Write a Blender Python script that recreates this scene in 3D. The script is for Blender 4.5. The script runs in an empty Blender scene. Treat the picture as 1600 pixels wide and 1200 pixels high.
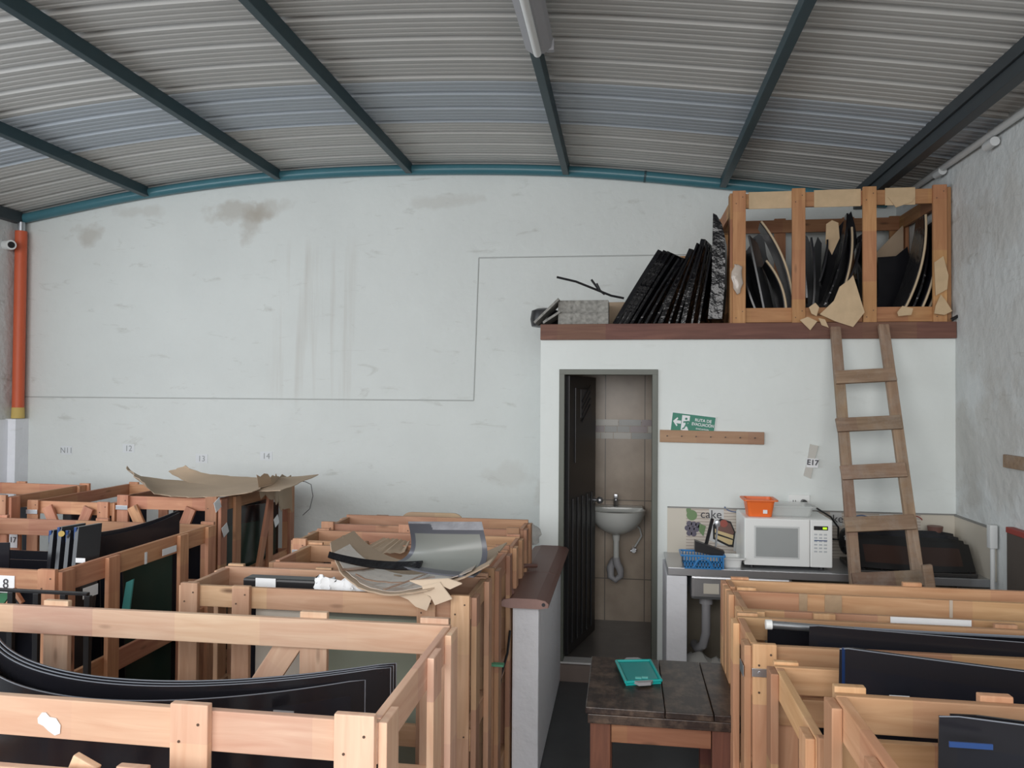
import bpy, bmesh, math, random
from mathutils import Vector, Matrix
random.seed(7)
C = bpy.context.scene.collection
R = math.radians

# ---------------- camera ----------------
CAMH = 1.88
YAW, PITCH, ROLL, FPX = R(8.3), R(1.0), R(0.4), 1200.0
fwd = Vector((-math.sin(YAW)*math.cos(PITCH), math.cos(YAW)*math.cos(PITCH), math.sin(PITCH)))
r0 = Vector((math.cos(YAW), math.sin(YAW), 0)); u0 = r0.cross(fwd)
rgt = r0*math.cos(ROLL)+u0*math.sin(ROLL); upv = u0*math.cos(ROLL)-r0*math.sin(ROLL)
cam = bpy.data.objects.new('camera', bpy.data.cameras.new('camera')); C.objects.link(cam)
cam.data.sensor_width = 36; cam.data.lens = 36*FPX/1600; cam.data.clip_start = .05
m = Matrix((rgt, upv, -fwd)).transposed().to_4x4(); m.translation = (0, 0, CAMH)
cam.matrix_world = m
bpy.context.scene.camera = cam

def at(px, py, X=None, Y=None, Z=None):
    """point of the place seen at photo pixel (px,py) on the plane X=, Y= or Z="""
    d = fwd*FPX + rgt*(px-800) + upv*(600-py)
    if Y is not None: t = Y/d.y
    elif X is not None: t = X/d.x
    else: t = (Z-CAMH)/d.z
    return Vector((d.x*t, d.y*t, CAMH+d.z*t))

# ---------------- daylight and exposure ----------------
S = bpy.context.scene
S.view_settings.view_transform = 'Standard'; S.view_settings.look = 'None'
S.view_settings.gamma = 1; S.view_settings.use_curve_mapping = False
S.view_settings.exposure = 0.0
w = bpy.data.worlds.new('sky'); S.world = w; w.use_nodes = True
w.node_tree.nodes['Background'].inputs[0].default_value = (.93, .97, 1, 1)
w.node_tree.nodes['Background'].inputs[1].default_value = .55
def area(name, loc, target, sx, sy, power, col):
    l = bpy.data.lights.new(name, 'AREA'); l.shape = 'RECTANGLE'; l.size = sx; l.size_y = sy
    l.energy = power; l.color = col
    o = bpy.data.objects.new(name, l); C.objects.link(o); o.location = loc
    o.rotation_euler = (Vector(target)-Vector(loc)).to_track_quat('-Z', 'Y').to_euler()
    return o
# daylight through the big entrance behind the photographer and through the open left bay
area('daylight_entrance', (-1.2, -3.0, 2.7), (-1.2, 3.6, 0.2), 7.4, 3.0, 355, (1, .975, .955))
area('daylight_left_bay', (-5.9, 2.0, 2.3), (-2.2, 5.2, 0.3), 4.0, 2.2, 120, (.88, .94, 1))

# ---------------- materials ----------------
def nt(name):
    m = bpy.data.materials.new(name); m.use_nodes = True
    n = m.node_tree; b = n.nodes['Principled BSDF']
    return m, n, b
def N(n, t, **k):
    x = n.nodes.new(t)
    for a, v in k.items():
        if a in x.inputs.keys(): x.inputs[a].default_value = v
        else: setattr(x, a, v)
    return x
def L(n, a, b): n.links.new(a, b)
def plain(name, col, rough=.6, metal=0, var=.0, scale=8, bump=0, spec=None, alpha=None):
    m, n, b = nt(name)
    b.inputs['Roughness'].default_value = rough; b.inputs['Metallic'].default_value = metal
    if spec is not None: b.inputs['Specular IOR Level'].default_value = spec
    if alpha is not None: b.inputs['Alpha'].default_value = alpha
    tc = N(n, 'ShaderNodeTexCoord'); no = N(n, 'ShaderNodeTexNoise', Scale=scale, Detail=4)
    L(n, tc.outputs['Object'], no.inputs['Vector'])
    mx = N(n, 'ShaderNodeMix', data_type='RGBA')
    mx.inputs['A'].default_value = tuple(max(0, c*(1-var)) for c in col)+(1,)
    mx.inputs['B'].default_value = tuple(min(1, c*(1+var)) for c in col)+(1,)
    L(n, no.outputs['Fac'], mx.inputs['Factor']); L(n, mx.outputs['Result'], b.inputs['Base Color'])
    if bump:
        bp = N(n, 'ShaderNodeBump', Strength=bump, Distance=.01); L(n, no.outputs['Fac'], bp.inputs['Height'])
        L(n, bp.outputs['Normal'], b.inputs['Normal'])
    return m
def ramp(n, src, stops):
    r = N(n, 'ShaderNodeValToRGB'); e = r.color_ramp.elements
    while len(e) < len(stops): e.new(.5)
    for i, (p, c) in enumerate(stops):
        e[i].position = p; e[i].color = (c if len(c) == 4 else tuple(c)+(1,))
    L(n, src, r.inputs['Fac']); return r
def mixc(n, fac, a, b):
    mx = N(n, 'ShaderNodeMix', data_type='RGBA')
    for k, v in (('Factor', fac), ('A', a), ('B', b)):
        if isinstance(v, (int, float)): mx.inputs[k].default_value = v
        elif isinstance(v, tuple): mx.inputs[k].default_value = v if len(v) == 4 else v+(1,)
        else: L(n, v, mx.inputs[k])
    return mx.outputs['Result']
def wood(name, light, dark, spots=.6, rough=.65, grime=0, gcol=(.42, .40, .36), gs=9):
    m, n, b = nt(name)
    tc = N(n, 'ShaderNodeTexCoord'); oi = N(n, 'ShaderNodeObjectInfo')
    off = N(n, 'ShaderNodeVectorMath', operation='ADD'); L(n, tc.outputs['Object'], off.inputs[0])
    sc = N(n, 'ShaderNodeVectorMath', operation='SCALE'); sc.inputs[0].default_value = (37, 11, 23)
    L(n, oi.outputs['Random'], sc.inputs['Scale']); L(n, sc.outputs[0], off.inputs[1])
    mp = N(n, 'ShaderNodeMapping'); mp.inputs['Scale'].default_value = (1.2, 14, 14)
    L(n, off.outputs[0], mp.inputs['Vector'])
    g = N(n, 'ShaderNodeTexNoise', Scale=2.2, Detail=6, Distortion=.9); L(n, mp.outputs[0], g.inputs['Vector'])
    big = N(n, 'ShaderNodeTexNoise', Scale=2.5, Detail=2); L(n, off.outputs[0], big.inputs['Vector'])
    c = ramp(n, g.outputs['Fac'], [(.3, dark), (.55, tuple((x+y)/2 for x, y in zip(light, dark))), (.75, light)]).outputs[0]
    hv = N(n, 'ShaderNodeHueSaturation'); L(n, c, hv.inputs['Color'])
    mr = N(n, 'ShaderNodeMapRange'); mr.inputs['To Min'].default_value = .78; mr.inputs['To Max'].default_value = 1.2
    L(n, oi.outputs['Random'], mr.inputs['Value']); L(n, mr.outputs[0], hv.inputs['Value'])
    c = hv.outputs[0]
    so = N(n, 'ShaderNodeSeparateXYZ'); L(n, off.outputs[0], so.inputs[0])
    dv = N(n, 'ShaderNodeMath', operation='MULTIPLY'); dv.inputs[1].default_value = 3.1; L(n, so.outputs['X'], dv.inputs[0])
    fl = N(n, 'ShaderNodeMath', operation='FLOOR'); L(n, dv.outputs[0], fl.inputs[0])
    wn = N(n, 'ShaderNodeTexWhiteNoise', noise_dimensions='1D'); L(n, fl.outputs[0], wn.inputs['W'])
    h2 = N(n, 'ShaderNodeHueSaturation'); L(n, c, h2.inputs['Color'])
    m2 = N(n, 'ShaderNodeMapRange'); m2.inputs['To Min'].default_value = .88; m2.inputs['To Max'].default_value = 1.10; L(n, wn.outputs['Value'], m2.inputs['Value']); L(n, m2.outputs[0], h2.inputs['Value'])
    m3 = N(n, 'ShaderNodeMapRange'); m3.inputs['To Min'].default_value = .485; m3.inputs['To Max'].default_value = .508; L(n, wn.outputs['Value'], m3.inputs['Value']); L(n, m3.outputs[0], h2.inputs['Hue'])
    c = h2.outputs[0]
    c = mixc(n, ramp(n, big.outputs['Fac'], [(.45, (0, 0, 0)), (.75, (.35, .35, .35))]).outputs[0], c, tuple(x*.72 for x in dark))
    if spots:
        mp2 = N(n, 'ShaderNodeMapping'); mp2.inputs['Scale'].default_value = (2.6, 9, .01); L(n, off.outputs[0], mp2.inputs['Vector'])
        v = N(n, 'ShaderNodeTexVoronoi', Scale=1.0); L(n, mp2.outputs[0], v.inputs['Vector'])
        k = ramp(n, v.outputs['Distance'], [(.05, (min(1, spots*1.4),)*3), (.13, (0, 0, 0))]).outputs[0]
        c = mixc(n, k, c, (.10, .045, .02))
    if grime:
        gn = N(n, 'ShaderNodeTexNoise', Scale=gs, Detail=8, Roughness=.7); L(n, off.outputs[0], gn.inputs['Vector'])
        c = mixc(n, ramp(n, gn.outputs['Fac'], [(.45, (0, 0, 0)), (.62, (grime,)*3)]).outputs[0], c, gcol)
    L(n, c, b.inputs['Base Color']); b.inputs['Roughness'].default_value = rough
    bp = N(n, 'ShaderNodeBump', Strength=.25, Distance=.004); L(n, g.outputs['Fac'], bp.inputs['Height']); L(n, bp.outputs[0], b.inputs['Normal'])
    return m
def plaster(name, base, stains=(), streaks=None, rough=.85, dirt=.5, bumpy=.5):
    """white rough plaster; stains: (x,y,z,radius,strength) damp patches at their place on the wall"""
    m, n, b = nt(name)
    ge = N(n, 'ShaderNodeNewGeometry'); pos = ge.outputs['Position']
    n1 = N(n, 'ShaderNodeTexNoise', Scale=1.3, Detail=6, Roughness=.6); L(n, pos, n1.inputs['Vector'])
    mp = N(n, 'ShaderNodeMapping'); mp.inputs['Scale'].default_value = (2.2, 2.2, 8); L(n, pos, mp.inputs['Vector'])
    n2 = N(n, 'ShaderNodeTexNoise', Scale=1.4, Detail=8, Roughness=.65, Distortion=.6); L(n, mp.outputs[0], n2.inputs['Vector'])
    c = mixc(n, ramp(n, n1.outputs['Fac'], [(.35, (0, 0, 0)), (.7, (.5, .5, .5))]).outputs[0], base, tuple(x*.88 for x in base))
    c = mixc(n, ramp(n, n2.outputs['Fac'], [(.60, (0, 0, 0)), (.72, (dirt,)*3)]).outputs[0], c, (base[0]*.62, base[1]*.60, base[2]*.56))
    for (x, y, z, rx, rz, s) in stains:
        mpp = N(n, 'ShaderNodeVectorMath', operation='SUBTRACT'); L(n, pos, mpp.inputs[0]); mpp.inputs[1].default_value = (x, y, z)
        ms = N(n, 'ShaderNodeVectorMath', operation='MULTIPLY'); L(n, mpp.outputs[0], ms.inputs[0]); ms.inputs[1].default_value = (1/rx, .3, 1/rz)
        ln = N(n, 'ShaderNodeVectorMath', operation='LENGTH'); L(n, ms.outputs[0], ln.inputs[0])
        nn = N(n, 'ShaderNodeTexNoise', Scale=6, Detail=5); L(n, pos, nn.inputs['Vector'])
        ad = N(n, 'ShaderNodeMath', operation='ADD'); L(n, ln.outputs['Value'], ad.inputs[0])
        mu = N(n, 'ShaderNodeMath', operation='MULTIPLY'); L(n, nn.outputs['Fac'], mu.inputs[0]); mu.inputs[1].default_value = 1.1
        L(n, mu.outputs[0], ad.inputs[1])
        c = mixc(n, ramp(n, ad.outputs[0], [(.75, (s,)*3), (1.25, (0, 0, 0))]).outputs[0], c, (.36, .31, .25))
    if streaks:
        mp3 = N(n, 'ShaderNodeMapping'); mp3.inputs['Scale'].default_value = (9, 9, .35); L(n, pos, mp3.inputs['Vector'])
        n3 = N(n, 'ShaderNodeTexNoise', Scale=1.6, Detail=5); L(n, mp3.outputs[0], n3.inputs['Vector'])
        sx = N(n, 'ShaderNodeSeparateXYZ'); L(n, pos, sx.inputs[0])
        mk = None
        for (o, a, bb, cc, dd) in (('X', streaks[0]-.15, streaks[0], streaks[1], streaks[1]+.15), ('Z', streaks[2]-.2, streaks[2], streaks[3], streaks[3]+.2)):
            r1 = N(n, 'ShaderNodeMapRange'); r1.inputs[1].default_value = a; r1.inputs[2].default_value = bb; L(n, sx.outputs[o], r1.inputs[0])
            r2 = N(n, 'ShaderNodeMapRange'); r2.inputs[1].default_value = cc; r2.inputs[2].default_value = dd; r2.inputs[3].default_value = 1; r2.inputs[4].default_value = 0; L(n, sx.outputs[o], r2.inputs[0])
            q = N(n, 'ShaderNodeMath', operation='MULTIPLY'); L(n, r1.outputs[0], q.inputs[0]); L(n, r2.outputs[0], q.inputs[1])
            if mk is None: mk = q
            else:
                q2 = N(n, 'ShaderNodeMath', operation='MULTIPLY'); L(n, mk.outputs[0], q2.inputs[0]); L(n, q.outputs[0], q2.inputs[1]); mk = q2
        st = ramp(n, n3.outputs['Fac'], [(.48, (0, 0, 0)), (.72, (.38, .38, .38))])
        q3 = N(n, 'ShaderNodeMath', operation='MULTIPLY'); L(n, st.outputs[0], q3.inputs[0]); L(n, mk.outputs[0], q3.inputs[1])
        c = mixc(n, q3.outputs[0], c, (.45, .41, .36))
    L(n, c, b.inputs['Base Color']); b.inputs['Roughness'].default_value = rough
    ad = N(n, 'ShaderNodeMath', operation='ADD'); L(n, n1.outputs['Fac'], ad.inputs[0])
    fine = N(n, 'ShaderNodeTexNoise', Scale=14, Detail=6); L(n, pos, fine.inputs['Vector'])
    L(n, fine.outputs['Fac'], ad.inputs[1])
    bp = N(n, 'ShaderNodeBump', Strength=bumpy, Distance=.012); L(n, ad.outputs[0], bp.inputs['Height']); L(n, bp.outputs[0], b.inputs['Normal'])
    return m
def glass(name, inner, frit=(.012, .012, .016), border=.12, line=True, rough=.12, alpha=1.0, linecol=(.42, .43, .47)):
    """curved car glass: UV gives the printed black band and the thin line inside it"""
    m, n, b = nt(name)
    uv = N(n, 'ShaderNodeUVMap'); uv.uv_map = 'UVMap'
    sx = N(n, 'ShaderNodeSeparateXYZ'); L(n, uv.outputs[0], sx.inputs[0])
    def edge(o, k):
        a = N(n, 'ShaderNodeMath', operation='SUBTRACT'); a.inputs[0].default_value = 1; L(n, sx.outputs[o], a.inputs[1])
        q = N(n, 'ShaderNodeMath', operation='MINIMUM'); L(n, sx.outputs[o], q.inputs[0]); L(n, a.outputs[0], q.inputs[1])
        s = N(n, 'ShaderNodeMath', operation='MULTIPLY'); L(n, q.outputs[0], s.inputs[0]); s.inputs[1].default_value = k
        return s.outputs[0]
    mn = N(n, 'ShaderNodeMath', operation='MINIMUM'); L(n, edge('X', 2.0), mn.inputs[0]); L(n, edge('Y', 1.0), mn.inputs[1])
    r = ramp(n, mn.outputs[0], [(border*.98, frit), (border, inner)]); r.color_ramp.interpolation = 'LINEAR'
    c = r.outputs[0]
    if line:
        lr = ramp(n, mn.outputs[0], [(border-.012, (0, 0, 0)), (border-.006, (1, 1, 1)), (border+.002, (1, 1, 1)), (border+.008, (0, 0, 0))])
        c = mixc(n, lr.outputs[0], c, linecol)
    no = N(n, 'ShaderNodeTexNoise', Scale=3, Detail=4)
    tc = N(n, 'ShaderNodeTexCoord'); L(n, tc.outputs['Object'], no.inputs['Vector'])
    rr = N(n, 'ShaderNodeMapRange'); rr.inputs[3].default_value = rough; rr.inputs[4].default_value = rough+.25; L(n, no.outputs['Fac'], rr.inputs[0])
    L(n, rr.outputs[0], b.inputs['Roughness'])
    L(n, c, b.inputs['Base Color'])
    if alpha < 1:
        ar = ramp(n, mn.outputs[0], [(border*.98, (1, 1, 1)), (border, (alpha,)*3)]); L(n, ar.outputs[0], b.inputs['Alpha'])
    return m

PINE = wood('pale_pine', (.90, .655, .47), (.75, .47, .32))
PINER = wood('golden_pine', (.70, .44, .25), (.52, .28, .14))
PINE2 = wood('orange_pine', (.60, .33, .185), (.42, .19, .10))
PINE3 = wood('aged_pine', (.40, .21, .10), (.27, .12, .05))
LADW = wood('dusty_grey_wood', (.36, .25, .165), (.21, .135, .085), grime=.22)
BEAMW = wood('reddish_beam', (.24, .115, .075), (.14, .06, .04), spots=.3)
TABLEW = wood('dark_scuffed_table', (.050, .031, .024), (.020, .012, .010), grime=.30, rough=.36, gcol=(.30, .21, .15), gs=13)
LEGW = wood('reddish_table_leg', (.22, .085, .05), (.12, .045, .03))
APRON = wood('table_apron', (.42, .22, .11), (.28, .13, .06))
PLYW = wood('plywood', (.62, .46, .30), (.50, .35, .22), spots=0)
CARD = plain('cardboard', (.46, .35, .25), .9, var=.15, scale=5, bump=.15)
CARD3 = plain('pale_torn_paper', (.62, .50, .38), .9, var=.12, scale=8, bump=.2)
CARD2 = plain('kraft_paper', (.47, .36, .26), .85, var=.15, scale=6, bump=.2)
DARKG0 = glass('black_windshield_thin_border', (.012, .013, .020), border=.045, rough=.1, line=False)
DARKG = glass('black_windshield', (.010, .012, .022), line=False)
DARKG2 = glass('black_side_glass', (.014, .015, .021), frit=(.016, .016, .020), border=.05, line=False, rough=.08)
GREENG = glass('green_tinted_glass', (.03, .055, .045), border=.13, line=False, rough=.08)
GREYG = glass('grey_wrapped_glass', (.25, .265, .25), frit=(.10, .105, .125), border=.13, line=False, rough=.2, alpha=.88)
PALEG = glass('pale_green_glass', (.42, .48, .40), frit=(.30, .33, .29), border=.03, line=False, rough=.2)
BROWNG = glass('brown_wrapped_glass', (.035, .018, .014), frit=(.010, .010, .011), border=.2, line=False, rough=.2)
BLACK = plain('black_plastic', (.012, .012, .014), .35)
WRAP = plain('black_shrink_wrap', (.008, .008, .010), .14, var=.3, scale=18, bump=.8)
BLUEE = plain('blue_edge_film', (.02, .06, .20), .35)
METAL = plain('galvanised_metal', (.55, .57, .60), .35, .9)
STEEL = plain('stainless_steel', (.50, .51, .53), .32, .85, var=.1, scale=4)
WHITEP = plain('white_plastic', (.84, .86, .85), .35)
PAPER = plain('white_paper', (.82, .84, .86), .8, var=.03)
NAILM = plain('rusty_nail', (.10, .06, .04), .6)
INK = plain('black_ink', (.06, .06, .07), .7)
FAINT = plain('faded_pencil', (.33, .35, .36), .8)
TEALP = plain('teal_roof_paint', (.055, .17, .21), .3, var=.1)
TEALD = plain('dark_teal_paint', (.030, .062, .075), .5, var=.15)
EAVE = plain('dark_grey_beam_paint', (.035, .045, .052), .5, var=.15)
ORANGE = plain('orange_pvc', (.62, .115, .045), .5, var=.05)
ORANGEC = plain('orange_tub', (.85, .17, .03), .4)
YELLOW = plain('yellow_tape', (.62, .45, .14), .7)
PVC = plain('white_pvc', (.62, .64, .64), .45)
DOORM = plain('dark_door_paint', (.022, .022, .024), .35, var=.1)
FRAMEM = plain('grey_green_frame_paint', (.115, .125, .105), .45, var=.1)
CERAM = plain('white_ceramic', (.60, .62, .60), .12)
CREAM = plain('cream_tile', (.62, .58, .50), .35)
GREEN = plain('sign_green', (.015, .20, .13), .45)
TEALT = plain('teal_tray_plastic', (.01, .42, .40), .35)
GREYPL = plain('grey_plastic', (.36, .36, .38), .5)
BLUEP = plain('blue_basket_plastic', (.04, .22, .52), .3)
BRICKC = plain('brown_coping_tile', (.17, .085, .07), .5, var=.12, scale=3, bump=.15)
BRICKE = plain('pink_clay', (.42, .27, .24), .85, var=.15, scale=20)
STYRO = plain('speckled_grey_block', (.27, .265, .245), .9, var=.85, scale=38, bump=.4)
RAG = plain('white_rag', (.50, .50, .48), .9, var=.15, bump=.4)
MICW = plain('microwave_window', (.36, .38, .38), .25, var=.05)
LCD, n_, b_ = nt('green_display'); b_.inputs['Base Color'].default_value = (.3, .6, .02, 1); b_.inputs['Emission Color'].default_value = (.55, .85, .02, 1); b_.inputs['Emission Strength'].default_value = .8
GREENT = plain('green_tape', (.10, .34, .20), .6)
TEALG = plain('teal_glass_edge', (.10, .38, .36), .2)
CLEAR = plain('clear_plastic', (.70, .73, .72), .2, alpha=.45)
FOAM = plain('pale_foam', (.66, .62, .55), .9)
RED = plain('dull_red', (.30, .05, .04), .6)
DBROWN = plain('dark_brown_board', (.085, .07, .06), .7, var=.1)

# ---------------- mesh helpers ----------------
class MB:
    def __init__(s): s.bm = bmesh.new(); s.uv = None
    def box(s, c, d, M=None, bevel=0):
        r = bmesh.ops.create_cube(s.bm, size=1); vs = r['verts']
        bmesh.ops.scale(s.bm, vec=d, verts=vs)
        if M is not None: bmesh.ops.transform(s.bm, matrix=M, verts=vs)
        bmesh.ops.translate(s.bm, vec=c, verts=vs)
        if bevel:
            es = list({e for v in vs for e in v.link_edges})
            bmesh.ops.bevel(s.bm, geom=es, offset=bevel, segments=2, affect='EDGES', profile=.6)
        return s
    def b2(s, a, b, bevel=0):
        a, b = Vector(a), Vector(b)
        return s.box((a+b)/2, [abs(x) for x in (b-a)], bevel=bevel)
    def cyl(s, a, b, r, r2=None, seg=16, cap=True):
        a, b = Vector(a), Vector(b); d = b-a
        M = Matrix.Translation((a+b)/2) @ d.to_track_quat('Z', 'Y').to_matrix().to_4x4()
        bmesh.ops.create_cone(s.bm, cap_ends=cap, segments=seg, radius1=r, radius2=r if r2 is None else r2, depth=d.length, matrix=M)
        return s
    def ball(s, c, r, sc=(1, 1, 1), seg=16):
        M = Matrix.Translation(c) @ Matrix.Diagonal((*sc, 1))
        bmesh.ops.create_uvsphere(s.bm, u_segments=seg, v_segments=seg//2, radius=r, matrix=M); return s
    def tube(s, pts, r, seg=8):
        pts = [Vector(p) for p in pts]; rings = []
        rad = r if callable(r) else (lambda t: r)
        pn = None
        for i, p in enumerate(pts):
            t = (pts[min(i+1, len(pts)-1)]-pts[max(i-1, 0)]).normalized()
            if pn is None:
                pn = t.orthogonal().normalized()
            pn = (pn - t*pn.dot(t)).normalized(); bn = t.cross(pn)
            rr = rad(i/(len(pts)-1))
            rings.append([s.bm.verts.new(p+(pn*math.cos(2*math.pi*k/seg)+bn*math.sin(2*math.pi*k/seg))*rr) for k in range(seg)])
        for a, b in zip(rings, rings[1:]):
            for k in range(seg): s.bm.faces.new((a[k], a[(k+1) % seg], b[(k+1) % seg], b[k]))
        s.bm.faces.new(rings[0][::-1]); s.bm.faces.new(rings[-1]); return s
    def lathe(s, prof, c, seg=32, sc=(1, 1)):
        rings = [[s.bm.verts.new((c[0]+r*math.cos(2*math.pi*k/seg)*sc[0], c[1]+r*math.sin(2*math.pi*k/seg)*sc[1], c[2]+z)) for k in range(seg)] for r, z in prof]
        for a, b in zip(rings, rings[1:]):
            for k in range(seg): s.bm.faces.new((a[k], a[(k+1) % seg], b[(k+1) % seg], b[k]))
        s.bm.faces.new(rings[0][::-1]); s.bm.faces.new(rings[-1]); return s
    def prism(s, pts, off):
        off = Vector(off); a = [s.bm.verts.new(p) for p in pts]; b = [s.bm.verts.new(Vector(p)+off) for p in pts]
        k = len(pts); s.bm.faces.new(a); s.bm.faces.new(b[::-1])
        for i in range(k): s.bm.faces.new((a[i], b[i], b[(i+1) % k], a[(i+1) % k]))
        return s
    def sheet(s, fn, nu, nv, th):
        """solid curved sheet from fn(u,v) -> point, thickness th along its normal"""
        uvl = s.bm.loops.layers.uv.get('UVMap') or s.bm.loops.layers.uv.new('UVMap'); P = {}; Q = {}; e = 1e-3
        for i in range(nu+1):
            for j in range(nv+1):
                u, v = i/nu, j/nv; p = Vector(fn(u, v))
                du = Vector(fn(min(1, u+e), v))-Vector(fn(max(0, u-e), v)); dv = Vector(fn(u, min(1, v+e)))-Vector(fn(u, max(0, v-e)))
                nrm = du.cross(dv); nrm = nrm.normalized() if nrm.length > 1e-12 else Vector((0, 1, 0))
                P[i, j] = s.bm.verts.new(p); Q[i, j] = s.bm.verts.new(p-nrm*th)
        def face(vs, uvs):
            f = s.bm.faces.new(vs); f.smooth = True
            for l, q in zip(f.loops, uvs): l[uvl].uv = q
        for i in range(nu):
            for j in range(nv):
                q = [(i, j), (i+1, j), (i+1, j+1), (i, j+1)]; uvs = [(a/nu, b/nv) for a, b in q]
                face([P[k] for k in q], uvs); face([Q[k] for k in q[::-1]], uvs[::-1])
        def side(lst):
            for a, b in zip(lst, lst[1:]):
                f = s.bm.faces.new((P[a], Q[a], Q[b], P[b]))
                for l in f.loops: l[uvl].uv = (0, 0)
        side([(i, 0) for i in range(nu+1)]); side([(nu, j) for j in range(nv+1)])
        side([(i, nv) for i in range(nu, -1, -1)]); side([(0, j) for j in range(nv, -1, -1)])
        return s
def Wm(o):
    m = o.matrix_basis.copy()
    while o.parent: o = o.parent; m = o.matrix_basis @ m
    return m
def put(name, mb, mat, parent=None, smooth=False, M=None):
    """links the mesh as one object; geometry given in world space unless M (world matrix of local geometry) is given"""
    bm = mb.bm; bmesh.ops.recalc_face_normals(bm, faces=bm.faces)
    if M is None:
        lo = Vector([min(v.co[i] for v in bm.verts) for i in range(3)]); hi = Vector([max(v.co[i] for v in bm.verts) for i in range(3)])
        c = (lo+hi)/2
        if parent is None: c.z = lo.z
        bmesh.ops.translate(bm, vec=-c, verts=bm.verts); M = Matrix.Translation(c)
    if smooth:
        for f in bm.faces: f.smooth = True
    if smooth or any(f.smooth for f in bm.faces):
        for e in bm.edges:
            if len(e.link_faces) == 2 and e.calc_face_angle(0) > R(38): e.smooth = False
    me = bpy.data.meshes.new(name); bm.to_mesh(me); bm.free()
    o = bpy.data.objects.new(name, me); C.objects.link(o); me.materials.append(mat)
    if parent: o.parent = parent; o.matrix_basis = Wm(parent).inverted() @ M
    else: o.matrix_basis = M
    return o
def root(name, label, cat, loc, group=None, rz=0):
    o = bpy.data.objects.new(name, None); C.objects.link(o); o.location = loc; o.rotation_euler.z = rz
    o.empty_display_size = .1; o['label'] = label; o['category'] = cat
    if group: o['group'] = group
    bpy.context.view_layer.update() if False else None
    o.matrix_basis = Matrix.Translation(loc) @ Matrix.Rotation(rz, 4, 'Z')
    return o
def tag(o, label, cat, group=None, kind=None):
    o['label'] = label; o['category'] = cat
    if group: o['group'] = group
    if kind: o['kind'] = kind
    return o
def struct(name, mb, mat, smooth=False):
    o = put(name, mb, mat, smooth=smooth); o['kind'] = 'structure'; return o
def text(name, body, mat, M, size, parent, depth=.001, bold=0, sx=1):
    cu = bpy.data.curves.new(name, 'FONT'); cu.body = body; cu.size = size; cu.extrude = depth; cu.offset = bold
    cu.align_x = 'CENTER'; cu.align_y = 'CENTER'
    t = bpy.data.objects.new(name, cu); C.objects.link(t)
    dg = bpy.context.evaluated_depsgraph_get(); me = bpy.data.meshes.new_from_object(t.evaluated_get(dg))
    bpy.data.objects.remove(t)
    o = bpy.data.objects.new(name, me); C.objects.link(o); me.materials.clear(); me.materials.append(mat)
    o.parent = parent
    M = M @ Matrix.Diagonal((sx, 1, 1, 1))
    o.matrix_basis = (Wm(parent).inverted() @ M) if parent else M
    return o
FRONT = Matrix.Rotation(R(90), 4, 'X')      # text upright, facing the entrance (-Y)
def rag(a, s, seed):
    """ragged offset for torn outlines"""
    return s*(math.sin(a*37+seed)+.6*math.sin(a*83+seed*2)+.4*math.sin(a*171+seed*3))/2

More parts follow.
